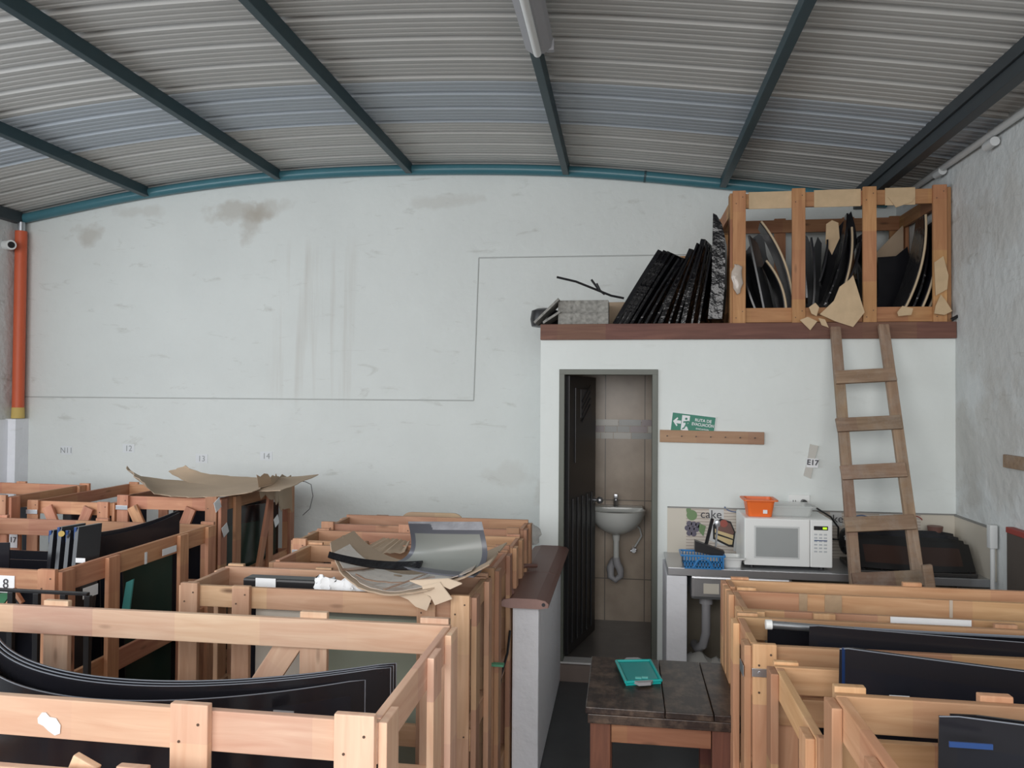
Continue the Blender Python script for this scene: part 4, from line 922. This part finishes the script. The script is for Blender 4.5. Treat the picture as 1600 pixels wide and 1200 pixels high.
# verticals by the partition: green tape and cable
o = put('green_strap', MB().box(at(770, 1038, Y=3.40), (.10, .03, .010)), GREENT); tag(o, 'green strap around the crate posts by the low wall', 'strap')
pts = [at(797, 985, Y=3.72), at(793, 1020, Y=3.70), at(783, 1055, Y=3.68), at(776, 1110, Y=3.66), at(770, 1190, Y=3.66)]
o = put('black_cable', MB().tube(pts, .006, 8), BLACK, smooth=True); tag(o, 'black cable hanging between crates and the low white wall', 'cable')

# --- far left group ---
g = crate('orange pine crate with a sticker 8, long, at the left edge', -4.0, -2.46, 3.07, 4.36, 1.1, PINE2, rh=.10, pw=.085,
      fposts=(-3.9, -3.1, -2.50), rposts=(3.11, 3.42, 4.02, 4.31), bposts=(-3.9, -3.2, -2.50), braces=(('f', -2.95, .75, -2.62, 1.0),))
c = at(3, 915, Y=3.04); sticker(g, (c.x-.005, 3.068-.024*0, c.z), .085, .075, txt='8', tsize=.06)
c = at(265, 860, X=-2.435); o = sticker(g, c, .13, .035, facing='s'); c = at(228, 872, X=-2.435); sticker(g, c, .02, .06, facing='s')
c = at(140, 917, X=-2.44); sticker(g, (-2.435, c.y, c.z-.02), .10, .05, facing='s')
# windshields inside
def side_ws(label, pA, pB, z0, z1a, z1b, bow, mat, th=.006, group=None, name='windshield', sag=0):
    """standing curved glass from plan point pA to pB with top edge from z1a to z1b"""
    A_, B2 = Vector((*pA, 0)), Vector((*pB, 0)); d = (B2-A_); n_ = Vector((d.y, -d.x, 0)).normalized()
    def fn(u, v):
        p = A_+d*u+n_*bow*(1-(2*u-1)**2); zt = z1a+(z1b-z1a)*u-sag*(1-(2*u-1)**2)
        return (p.x, p.y, z0+(zt-z0)*v)
    o = put(name, MB().sheet(fn, 24, 6, th), mat); tag(o, label, 'windshield', group); return o
G2 = 'windshields in the long left crate'
P1 = at(125, 835, Y=3.55); P2 = at(283, 802, Y=4.25)
side_ws('dark curved windshield rising to the right in the long left crate', tuple(at(103, 832, Z=1.13).xy+Vector((.02,-.1))), tuple(at(284, 800, Z=1.2).xy+Vector((0,-.02))), .1, 1.115, 1.20, .05, GREENG, sag=.035)
side_ws('dark curved windshield just behind the foremost in the long left crate', tuple(at(103, 832, Z=1.13).xy+Vector((-.03,-.09))), tuple(at(284, 800, Z=1.2).xy+Vector((-.02,0))), .1, 1.135, 1.21, .05, DARKG2, sag=.035)
side_ws('green tinted windshield at the left edge inside the long crate', (-3.9, 3.25), (-2.86, 3.25), .1, 1.15, 1.18, .04, GREENG)
for k in range(4):
    x = 57+k*13; a = at(x, 885, Y=3.2); b = at(x+10, 828-(k % 2)*5, Y=3.45)
    mb = MB().prism([Vector((a.x, a.y, .5)), Vector((a.x+.020, a.y, .5)), Vector((b.x+.020+.04, b.y, b.z)), Vector((b.x+.04, b.y, b.z))], (.03, .13, 0))
    gg = root('door_glass', ['leftmost', 'second from left', 'third from left', 'fourth from left'][k]+' of four slanted blue-edged glasses in the long left crate', 'glass', (a.x, a.y, .5), G2+' standing edge on')
    put('glass_pane', mb, DARKG2, gg)
    put('blue_edge', MB().box((b.x+.046, b.y-.004, b.z-.03), (.014, .008, .06), bevel=.002), BLUEE, gg)
put('yellow_dot', MB().cyl(at(96, 834, Y=3.42), at(96, 834, Y=3.415), .014, seg=16), YELLOW, gg)
c = at(128, 875, Y=3.35); o = put('barcode_label', MB().box((c.x, 3.34, c.z), (.05, .002, .022)), PAPER); tag(o, 'small white label on the curved dark windshield at left', 'label')
o = put('teal_glass_strip', MB().prism([at(197, 910, Y=3.6), at(208, 905, Y=3.6), at(201, 960, Y=3.6), at(189, 960, Y=3.6)], (0, .01, 0)), TEALG); tag(o, 'narrow teal glass strip standing inside the long left crate', 'glass')
# dark stock filling crate B1
for k in range(4):
    windshield(['dark windshield deep inside the long left crate, frontmost', 'dark windshield deep inside the long left crate, second', 'dark windshield deep inside the long left crate, third', 'dark windshield deep inside the long left crate, rearmost'][k], -3.9, -2.56-.03*k, 3.35+.22*k, .1, .98, .03, DARKG2)
# crate 3 (right, with cardboard) and 4, 5
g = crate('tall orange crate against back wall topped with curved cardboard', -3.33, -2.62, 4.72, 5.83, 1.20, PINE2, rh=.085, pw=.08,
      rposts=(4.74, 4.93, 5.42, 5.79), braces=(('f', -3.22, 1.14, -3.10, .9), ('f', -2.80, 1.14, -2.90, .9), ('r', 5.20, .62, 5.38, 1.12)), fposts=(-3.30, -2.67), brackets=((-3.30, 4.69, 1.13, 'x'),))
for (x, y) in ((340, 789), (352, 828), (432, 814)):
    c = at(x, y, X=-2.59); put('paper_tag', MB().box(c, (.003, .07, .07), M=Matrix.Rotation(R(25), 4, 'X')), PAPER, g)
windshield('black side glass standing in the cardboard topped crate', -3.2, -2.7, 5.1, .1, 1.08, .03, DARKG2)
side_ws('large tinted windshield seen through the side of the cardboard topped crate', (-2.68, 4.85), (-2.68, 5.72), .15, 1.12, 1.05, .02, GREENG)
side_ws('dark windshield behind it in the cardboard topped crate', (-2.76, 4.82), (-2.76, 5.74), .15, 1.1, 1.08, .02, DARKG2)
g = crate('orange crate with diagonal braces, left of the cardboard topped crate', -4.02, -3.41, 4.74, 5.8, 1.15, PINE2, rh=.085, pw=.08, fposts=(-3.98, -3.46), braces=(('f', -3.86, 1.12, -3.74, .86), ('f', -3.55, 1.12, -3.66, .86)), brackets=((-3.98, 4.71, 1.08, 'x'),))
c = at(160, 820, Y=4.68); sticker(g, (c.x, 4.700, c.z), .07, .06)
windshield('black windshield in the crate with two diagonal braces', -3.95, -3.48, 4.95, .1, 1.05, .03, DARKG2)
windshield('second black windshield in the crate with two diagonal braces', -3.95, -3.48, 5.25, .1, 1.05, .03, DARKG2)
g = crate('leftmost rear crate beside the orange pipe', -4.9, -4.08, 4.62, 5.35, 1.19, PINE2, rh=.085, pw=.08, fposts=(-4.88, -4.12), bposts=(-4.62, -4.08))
windshield('dark windshield in the leftmost rear crate', -4.8, -4.15, 4.9, .1, 1.08, .03, GREENG)
c = at(23, 843, Y=4.5); gp = root('wooden_board', 'upright pine board with white notice at the left edge', 'board', (c.x, 4.5, 0))
plank('board', (c.x, 4.5, 0), (c.x, 4.5, at(23, 815, Y=4.5).z), (1, 0, 0), .09, .02, PINE2, gp)
sticker(gp, (c.x, 4.485, c.z), .065, .10, txt='17', tsize=.05)
# cardboards on top of crate 3
def card(label, quad, z0, sag, seed, name='cardboard_sheet', curl=0):
    A_, B2, C_, D_ = [at(*q[:2], Z=q[2]) for q in quad]
    def fn(u, v):
        p = A_.lerp(B2, u).lerp(D_.lerp(C_, u), v); p.z -= sag*(1-(2*u-1)**2)
        p.z += curl*max(0, .15-u)**2*20
        if v < .05 or v > .95: p.y += rag(u, .02, seed)
        if u < .03 or u > .97: p.x += rag(v, .02, seed+2)
        return p
    o = put(name, MB().sheet(fn, 26, 8, .005), CARD); tag(o, label, 'cardboard'); return o
card('long curved cardboard sheet, frontmost on the tall left crate', ((224, 768, 1.25), (394, 768, 1.25), (436, 750, 1.28), (195, 740, 1.31)), 1.2, .035, 1, curl=.12)
card('wide curved cardboard sheet lying behind the frontmost one by the back wall', ((265, 744, 1.29), (440, 766, 1.26), (498, 741, 1.31), (290, 735, 1.33)), 1.2, .035, 4, curl=.08)
def fnd(u, v):
    p = at(396, 742, X=-2.44).lerp(at(452, 744, X=-2.47), u); q = at(404, 776, X=-2.50).lerp(at(455, 806-26*abs(u-.6), X=-2.53), u); r_ = p.lerp(q, v)
    return r_+Vector((.03*math.sin(u*6)+.02, 0, rag(u, .03, 5)*v+rag(u, .02, 2)*(1-v)))
o = put('cardboard_flap', MB().sheet(fnd, 16, 8, .004), CARD); tag(o, 'torn cardboard flap hanging over the side of the tall crate', 'cardboard')
pts = [at(472, 752, X=-2.60), at(478, 753, X=-2.56), at(486, 757, X=-2.52), at(489, 775, X=-2.5), at(484, 795, X=-2.5), at(473, 805, X=-2.58)]
o = put('thin_wire', MB().tube(pts, .003, 6), INK); tag(o, 'thin dark wire dangling from the rear of the tall crate', 'wire')
# black metal frame in front of the left crate
zf = at(60, 922, Y=2.82).z; a = at(-60, 918, Y=2.82); b = at(138, 926, Y=2.82)
g = root('metal_frame', 'black metal rod frame in front of the long left crate', 'frame', (a.x, 2.82, 0))
put('top_bar', MB().b2((a.x, 2.81, zf-.012), (b.x, 2.83, zf), .002), BLACK, g)
for px in (18, 58, 100, 138):
    x = at(px, 925, Y=2.82).x; put('upright', MB().b2((x-.012, 2.811, 0), (x+.012, 2.829, zf-.012), .002), BLACK, g)
put('diagonal_rod', MB().tube([at(14, 925, Y=2.84), at(32, 950, Y=2.84), at(60, 990, Y=2.84)], .006, 6), BLACK, g)
o = put('green_sheet', MB().prism([at(-5, 928, Y=2.92), at(18, 926, Y=2.92), at(-5, 958, Y=2.92)], (0, .01, 0)), plain('green_plastic', (.03, .16, .07), .5), g)
g.children[0]; 

# --- right rows ---
xr = 1.95
crate('narrow pale crate, rearmost on the right in front of the counter', .44, xr, 3.28, 3.44, 1.1, PINER, rh=.085, frails=(.5, .1), fposts=(.5,), bposts=(.5, 1.2, 1.9), srails=(1.0575, .1))
g = crate('pale crate with a long white sticker and taped rail, second from the counter', .44, xr, 2.94, 3.25, 1.1, PINER, rh=.088, fposts=(.475, .72, 1.9), bposts=(), frails=(1.06, .5, .1), pr=.006)
c = at(1455, 974, Y=2.93); put('paper_strip', MB().box((c.x, 2.935, c.z+.005), (.27, .002, .022)), PAPER, g)
TAPEC = plain('clear_brown_tape', (.48, .34, .22), .2, var=.3, scale=20)
for (x, w__) in ((1255, .032), (1302, .065)):
    c = at(x, 942, Y=3.225); put('tape_patch', MB().box((c.x, 3.2255, 1.058), (w__, .0012, .086)), TAPEC, g)
c = at(1487, 955, Y=3.22); put('tape_patch', MB().box((c.x, 3.2255, 1.058), (.012, .0012, .086)), plain('clear_tape', (.66, .56, .46), .2), g)
g = crate('pale crate with a shiny metal bracket on its front corner post', .405, xr, 2.54, 2.86, 1.1, PINER, rh=.078, pw=.072, fposts=(.442, 1.3), bposts=(.442, 1.3), frails=(1.06, .975, .5, .1))
put('corner_bracket', MB().b2((.402, 2.512, 1.008), (.482, 2.5155, 1.034), .001).b2((.377, 2.53, 1.0), (.3795, 2.60, 1.035), .001).cyl((.425, 2.513, 1.021), (.425, 2.509, 1.021), .005, seg=8).cyl((.46, 2.513, 1.021), (.46, 2.509, 1.021), .005, seg=8), METAL, g)
crate('pale open crate in front of the bracketed one, right side', .44, xr, 1.86, 2.36, 1.1, PINER, rh=.078, pw=.07, fposts=(.475, 1.2), bposts=(.475, 1.2), brails=(1.06, .975, .5, .1), rposts=(), lposts=(1.9, 2.32))
g = crate('taller pale crate nearest on the right', .455, xr, 1.22, 1.77, 1.24, PINER, rh=.078, pw=.066, fposts=(.49, 1.2), bposts=(.49, .785), lposts=(1.26, 1.45, 1.73))
# glass in right crates
windshield('long black windshield with a painted silver edge glint in the bracketed crate', .50, 1.90, 2.80, .1, 1.10, .03, DARKG, taper=0, edge=.005)
wq = at(1254, 979, Y=2.64)
windshield('black slanted glass in the bracketed crate', wq.x, 1.70, 2.60, .1, wq.z, .01, DARKG2, ry=R(1), rz=R(-3), taper=0, edge=.0012)
windshield('black glass with blue wrap edge at left of the bracketed crate', .485, 1.2, 2.585, .1, 1.06, .01, DARKG2, taper=0)
o = put('blue_edge_wrap', MB().b2((.476, 2.575, .97), (.497, 2.60, 1.068), .005), BLUEE); tag(o, 'bright blue wrap on the glass corner in the bracketed crate', 'wrap')
g = root('silver_tube', 'silver clear-wrapped tube lying on the glass in the bracketed crate', 'tube', (.6, 2.68, 1.09))
a, b = at(1206, 976, Y=2.67), at(1335, 986, Y=2.72)
put('tube_body', MB().cyl(a, b, .013), METAL, g, smooth=True); put('tube_cap', MB().cyl(a-Vector((.02, 0, 0)), a, .016), WHITEP, g, smooth=True)
c = at(1336, 984, Y=2.76); o = put('green_sticker', MB().cyl((c.x, 2.7655, 1.088), (c.x, 2.7635, 1.088), .011, seg=20), plain('pale_green', (.30, .55, .30), .5)); tag(o, 'round pale green sticker on the black windshield', 'sticker')
gp0 = at(1318, 1011, Y=2.26)
windshield('large black glass standing in the open right crate', gp0.x-.042, gp0.x+.818, 2.26-.43*math.sin(R(11)), .1, gp0.z-.43*math.sin(R(1.2)), .01, DARKG2, ry=R(1.2), rz=R(-11), taper=0, edge=.0015)
windshield('second black glass behind the large one in the open right crate', gp0.x-.030, gp0.x+.83, 2.285-.43*math.sin(R(11)), .1, gp0.z-.43*math.sin(R(1.2))-.005, .01, DARKG2, ry=R(1.2), rz=R(-11), taper=0)
o = put('glass_corner_guard', MB().b2((gp0.x-.006, 2.252, .8), (gp0.x+.002, 2.257, gp0.z), .001), plain('dark_blue_film', (.01, .03, .10), .3)); tag(o, 'blue edge strip on the large black glass at right', 'strip')
c = at(1410, 1098, Y=2.15); o = put('white_label', MB().box((c.x, 2.172, c.z), (.05, .002, .02)), PAPER); tag(o, 'small white label on the large black glass', 'label')
windshield('black glass in the nearest right crate', at(1462, 1140, Y=1.54).x, 1.90, 1.52, .1, at(1462, 1140, Y=1.54).z, .02, DARKG2, ry=R(1), rz=R(-6), taper=0, edge=.0012)
windshield('second black glass in the nearest right crate', .62, 1.92, 1.58, .1, 1.25, .02, DARKG2, ry=R(1), rz=R(-6), taper=0)
c = at(1515, 1163, Y=1.54); o = put('blue_tape', MB().box((c.x, 1.535, c.z), (.075, .003, .010)), BLUEE); tag(o, 'blue tape stripe on the black glass in the nearest right crate', 'tape')

# ================= THE LOFT =================
zl = 2.373
T = crate('orange wooden crate on the loft full of glass and cardboard', .71, 2.02, 5.19, 6.0, 3.235, PINE3 if False else wood('loft_pine', (.50, .27, .12), (.36, .17, .07)), zb=zl-.003, rh=.095, pw=.082, t=.024,
          fposts=(.742, 1.115, 1.55, 1.97), bposts=(.75, 1.16, 1.65, 1.98), frails=(3.18, 2.43), brails=(3.18, 2.43), srails=(3.18, 2.43), lposts=(5.23, 5.95), pr=.01)
LP = bpy.data.materials['loft_pine']
KR = plain('brown_kraft_tape', (.55, .40, .24), .45, var=.2, scale=14, bump=.3)
for (xa, xb) in ((1170, 1238), (1272, 1345), (1383, 1430)):
    A_, B2 = at(xa, 305, Y=5.185), at(xb, 305, Y=5.185)
    put('kraft_wrap', MB().b2((A_.x, 5.184, 3.125), (B2.x, 5.189, 3.236)), KR, T)
GL = 'glass pieces in the loft crate'
def leaner(label, pb, pt, bow, dep, mat, th=.012, edge=None, Y=5.25, face=.10, cat='glass', name='car_glass', group=GL, topw=.45):
    """curved sheet seen almost edge-on, leaning; runs back into the loft"""
    a, b = at(*pb, Y=Y), at(*pt, Y=Y); a.z = zl if a.z < zl+.16 else a.z
    d = b-a; n_ = Vector((d.z, 0, -d.x)).normalized()
    def fn(u, v):
        p = a.lerp(b, v)+n_*bow*(1-(2*v-1)**2)
        w_ = 1-(1-topw)*v**2.5
        return p+Vector((face*u*w_, dep*u*w_+dep*.25*(1-w_), 0))
    g = root(name, label, cat, (a.x, a.y, a.z), group)
    put('glass_pane', MB().sheet(fn, 8, 16, th), mat, g)
    if edge:
        put('cardboard_edge', MB().tube([Vector(fn(0, k/16))+Vector((0, -.004, 0)) for k in range(17)], .0075, 6), edge, g)
    return g
EC = plain('cardboard_edge_tan', (.58, .46, .31), .8)
leaner('black pointed glass at far left inside the loft crate', (1192, 480), (1153, 377), -.02, .4, DARKG2, face=.12)
leaner('grey glass with rounded top inside the loft crate left bay', (1200, 483), (1172, 366), .0, .4, plain('grey_smoke', (.09, .095, .10), .3), face=.14, topw=.75)
leaner('glass with tan cardboard edge leaning left in the left bay', (1240, 476), (1192, 343), .06, .45, DARKG2, edge=EC, face=.05)
leaner('thin tan edged glass leaning left beside the first loft post', (1228, 478), (1200, 405), .04, .45, DARKG2, edge=EC, face=.04)
leaner('short black glass right of the first loft post', (1262, 465), (1248, 360), .01, .35, DARKG2, face=.08)
leaner('dark bluish glass upright in the middle bay', (1268, 490), (1272, 368), .02, .35, DARKG2, face=.07)
leaner('wrapped black glass, tallest in the middle bay', (1275, 478), (1332, 328), .04, .45, WRAP, face=.06, topw=.2)
leaner('glass with pale edge crossing the middle bay', (1290, 480), (1335, 352), .05, .45, DARKG2, edge=EC, face=.04, Y=5.3)
leaner('black glass with frayed top in the middle bay', (1282, 440), (1297, 372), .01, .3, DARKG2, face=.08, Y=5.35)
leaner('black glass slanting right behind the big torn cardboard', (1308, 470), (1352, 364), .03, .4, DARKG2, face=.08, Y=5.32)
leaner('narrow glass with tan edges left of the third loft post', (1362, 460), (1352, 372), .02, .4, DARKG2, edge=EC, face=.04, Y=5.3)
leaner('tan edged glass, first of the three leaning right in the right bay', (1400, 490), (1452, 332), .05, .45, WRAP, edge=EC, face=.05)
leaner('glossy black glass, second of three leaning right in the right bay', (1415, 484), (1455, 345), .05, .45, WRAP, face=.07, Y=5.27)
leaner('tan edged glass, third of the three leaning right in the right bay', (1428, 482), (1467, 342), .05, .45, DARKG2, edge=EC, face=.03, Y=5.24)
leaner('cardboard edged glass at the far right of the loft crate', (1438, 484), (1470, 345), .06, .45, DARKG2, edge=EC, face=.03, Y=5.3)
def pane(label, pts, Y, mat, th=.012, skew=0, name='car_glass'):
    mb = MB().prism([at(x, y, Y=Y) for x, y in pts], (skew, th, 0))
    o = put(name, mb, mat); tag(o, label, 'glass', GL); return o
SMOKE = plain('smoke_grey_glass', (.07, .075, .08), .25)
pane('broad black glass at the back of the left bay', ((1155, 380), (1166, 392), (1180, 372), (1186, 400), (1193, 440), (1196, 484), (1160, 484), (1158, 440)), 5.75, DARKG2)
pane('rounded smoke grey glass behind the left bay pieces', ((1176, 372), (1186, 365), (1194, 372), (1198, 400), (1218, 450), (1222, 484), (1190, 486), (1182, 430)), 5.79, SMOKE)
pane('dark glass standing low beside the second loft post', ((1243, 410), (1252, 404), (1256, 440), (1256, 466), (1240, 470)), 5.73, DARKG2)
pane('two horned dark glass at the back of the middle bay', ((1250, 362), (1262, 370), (1270, 392), (1278, 370), (1284, 380), (1282, 440), (1276, 492), (1262, 490), (1254, 420)), 5.77, SMOKE)
pane('broad black glass behind the middle bay bundle', ((1294, 372), (1316, 348), (1330, 330), (1336, 352), (1340, 380), (1320, 430), (1300, 470), (1278, 476), (1284, 420)), 5.81, DARKG2)
pane('black glass filling the right of the middle bay', ((1340, 370), (1352, 362), (1362, 380), (1366, 440), (1360, 470), (1344, 470), (1338, 420)), 5.77, DARKG2)
pane('broad black glass low in the right bay', ((1372, 402), (1400, 400), (1418, 385), (1424, 420), (1400, 480), (1372, 490)), 5.75, DARKG2)
pane('black glass behind the leaning trio in the right bay', ((1440, 350), (1452, 340), (1460, 360), (1456, 430), (1430, 484), (1400, 484), (1424, 420)), 5.79, DARKG2)
# flat box and dark panel low
o = put('black_box', MB().b2((.80, 5.84, zl+.06), (1.1, 5.95, zl+.32), .01), BLACK); tag(o, 'black box low in the left bay of the loft crate', 'box')
o = put('dark_panel', MB().b2((1.62, 5.84, zl+.06), (1.80, 5.88, zl+.38), .01), BLACK); tag(o, 'dark panel low in the right bay of the loft crate', 'panel')  # thin dark panel standing in the crate
o = put('cardboard_sheet', MB().prism([(1.60, 5.9, zl+.35), (2.0, 5.9, zl+.78), (2.0, 5.9, zl+.5), (1.9, 5.9, zl+.02), (1.60, 5.9, zl+.02)], (0, .01, 0)), CARD); tag(o, 'diagonal brown cardboard behind the glass in the right bay', 'cardboard')
# torn cardboards
def torn(label, pts, Y, mat=KR, bulge=.0):
    o = put('torn_cardboard', MB().prism([at(x, y, Y=Y) for x, y in pts], (0, .006, 0)), mat); tag(o, label, 'cardboard', None); return o
torn('largest torn cardboard sheet hanging out of the loft crate', ((1281, 491), (1303, 470), (1312, 448), (1327, 437), (1333, 430), (1340, 452), (1351, 488), (1333, 511), (1305, 502)), 5.10)
torn('pointed torn cardboard scrap hanging over the beam at left', ((1250, 500), (1262, 495), (1277, 502), (1266, 516)), 5.10)
torn('small torn cardboard scrap beside the largest one', ((1279, 497), (1289, 499), (1295, 512), (1284, 508)), 5.108)
torn('crumpled cardboard scrap on the left of the large torn sheet', ((1264, 480), (1274, 473), (1280, 480), (1276, 494), (1268, 490)), 5.12)
torn('torn cardboard scrap at the far right post of the loft crate', ((1462, 478), (1470, 460), (1478, 470), (1488, 486), (1476, 492), (1460, 490)), 5.12)
torn('torn cardboard pieces low in the right bay', ((1402, 488), (1410, 478), (1427, 482), (1424, 492), (1404, 494)), 5.12)
torn('torn kraft flap under the right end of the loft crate top rail', ((1388, 308), (1430, 308), (1424, 316), (1400, 324)), 5.176)
torn('upright cardboard strip at the right of the loft crate', ((1460, 410), (1474, 400), (1482, 430), (1480, 452), (1462, 462)), 5.15)
torn('standing cardboard sheet with a rounded top in the middle bay', ((1291, 350), (1300, 344), (1310, 348), (1312, 372), (1300, 398), (1290, 380)), 5.42)
# left of the crate: black wrapped stacks
GB = 'black wrapped glass leaning left of the loft crate'
ww = [((963, 492), (1034, 392)), ((970, 495), (1041, 392)), ((978, 496), (1048, 394)), ((987, 497), (1055, 398)), ((998, 497), (1062, 404)), ((1010, 498), (1070, 402)),
      ((1022, 498), (1077, 400)), ((1034, 498), (1084, 388)), ((1046, 498), (1092, 378)), ((1058, 498), (1097, 382)), ((1070, 498), (1103, 372)), ((1082, 498), (1108, 380)), ((1093, 498), (1114, 392))]
wl = ['leftmost glossy', 'second from left', 'third from left', 'fourth from left', 'fifth from left', 'sixth from left', 'middle', 'sixth from right', 'curled tip', 'fourth from right', 'knotted tip', 'second from right', 'rightmost']
for k, (pb, pt) in enumerate(ww):
    leaner(wl[k]+' black wrapped glass of the leaning stack on the loft', pb, pt, -.004, .40, WRAP, th=(.030, .022, .026, .018, .012, .016, .012, .03, .012, .014, .03, .012, .012)[k], Y=5.21+.02*((k*5) % 4), face=.18 if k < 4 else .12, group=GB, topw=.9 if k < 5 else .6)
o = put('car_glass', MB().prism([at(x, y, Y=5.18) for x, y in ((1114, 333), (1120, 336), (1128, 350), (1133, 372), (1133, 440), (1128, 498), (1106, 498), (1112, 440), (1113, 380))], (.05, .30, 0)), WRAP); tag(o, 'tallest black wrapped curved glass left of the loft crate', 'glass', GB)
o = put('plastic_film_wad', (lambda mb: ([v.co.__iadd__(Vector((math.sin(v.co.z*120), 0, math.sin(v.co.x*110)))*.007) for v in mb.bm.verts], mb)[1])(MB().ball(at(1152, 435, Y=5.14), .05, (.7, .3, 2.0))), FILMM, smooth=True); tag(o, 'crumpled clear film tied to the left post of the loft crate', 'film')
# boards and block
for (x0_, x1_, y0_, y1_, Yy, lab) in ((872, 951, 462, 483, 5.20, 'upper speckled grey block on the loft edge'), (872, 951, 484, 499, 5.16, 'lower speckled grey block on the loft edge')):
    a, b = at(x0_, y1_, Y=Yy), at(x1_, y0_, Y=Yy); z0_ = zl+.001 if y0_ == 484 else zl+.078
    o = put('styrofoam_block', MB().b2((a.x, Yy, z0_), (b.x, Yy+.25, z0_+(.076 if y0_ == 484 else .09)), .004), STYRO); tag(o, lab, 'block')
for (p_, q_, lab, zz) in (((834, 500), (874, 466), 'pale board leaning against the upper grey block', 0), ((848, 500), (876, 486), 'short pale board leaning against lower grey block', 0)):
    a, b = at(*p_, Y=5.12), at(*q_, Y=5.12); g = root('leaning_board', lab, 'board', a)
    plank('board', Vector((a.x, 5.25, zl+.012)), Vector((b.x-.005, 5.25, b.z)), (0, 1, 0), .22, .016, STYRO, g)
c = at(850, 478, Y=5.35)
o = put('black_disc', MB().lathe([(.03, 0), (.095, .01), (.105, .06), (.095, .12), (.06, .135), (.02, .137)], (c.x, 5.42, zl+.002), 24), BLACK, smooth=True); tag(o, 'black rounded plastic lump at the left end of the loft', 'lump')
mb = MB()
for (pts) in ([(870, 433), (900, 440), (930, 452), (955, 462), (975, 466)], [(924, 437), (935, 452), (945, 460)], [(932, 443), (938, 455)]):
    mb.tube([at(x, y, Y=5.38) for x, y in pts], .008, 8)
o = put('black_rubber_strip', mb, BLACK, smooth=True); tag(o, 'thin black rubber strips lying over the grey blocks', 'rubber strip')
o = put('cardboard_box', MB().b2((at(945, 460, Y=5.6).x, 5.5, zl), (at(985, 460, Y=5.6).x, 5.8, zl+.19), .004), CARD); tag(o, 'brown cardboard piece behind the black strips on the loft', 'cardboard')
o = put('wooden_board', MB().b2((at(1050, 402, Y=6.0).x, 5.95, zl), (at(1135, 402, Y=6.0).x, 5.98, at(1060, 402, Y=6.0).z), .003), LP); tag(o, 'brown board standing behind the black wrapped glass', 'board')
o = put('brown_post', MB().b2((.735, 6.03, zl), (.80, 6.06, 3.1), .003), LP); tag(o, 'narrow brown upright behind the left of the loft crate', 'post')
c = at(1490, 495, Y=5.2); o = put('black_cord', MB().tube([(c.x-.04, 5.13, zl+.01), (c.x-.01, 5.12, zl+.03), (c.x+.01, 5.12, zl+.005)], .012, 8), BLACK, smooth=True); tag(o, 'black knotted cord at the right end of the loft beam', 'rag')  # short bent piece of black cord
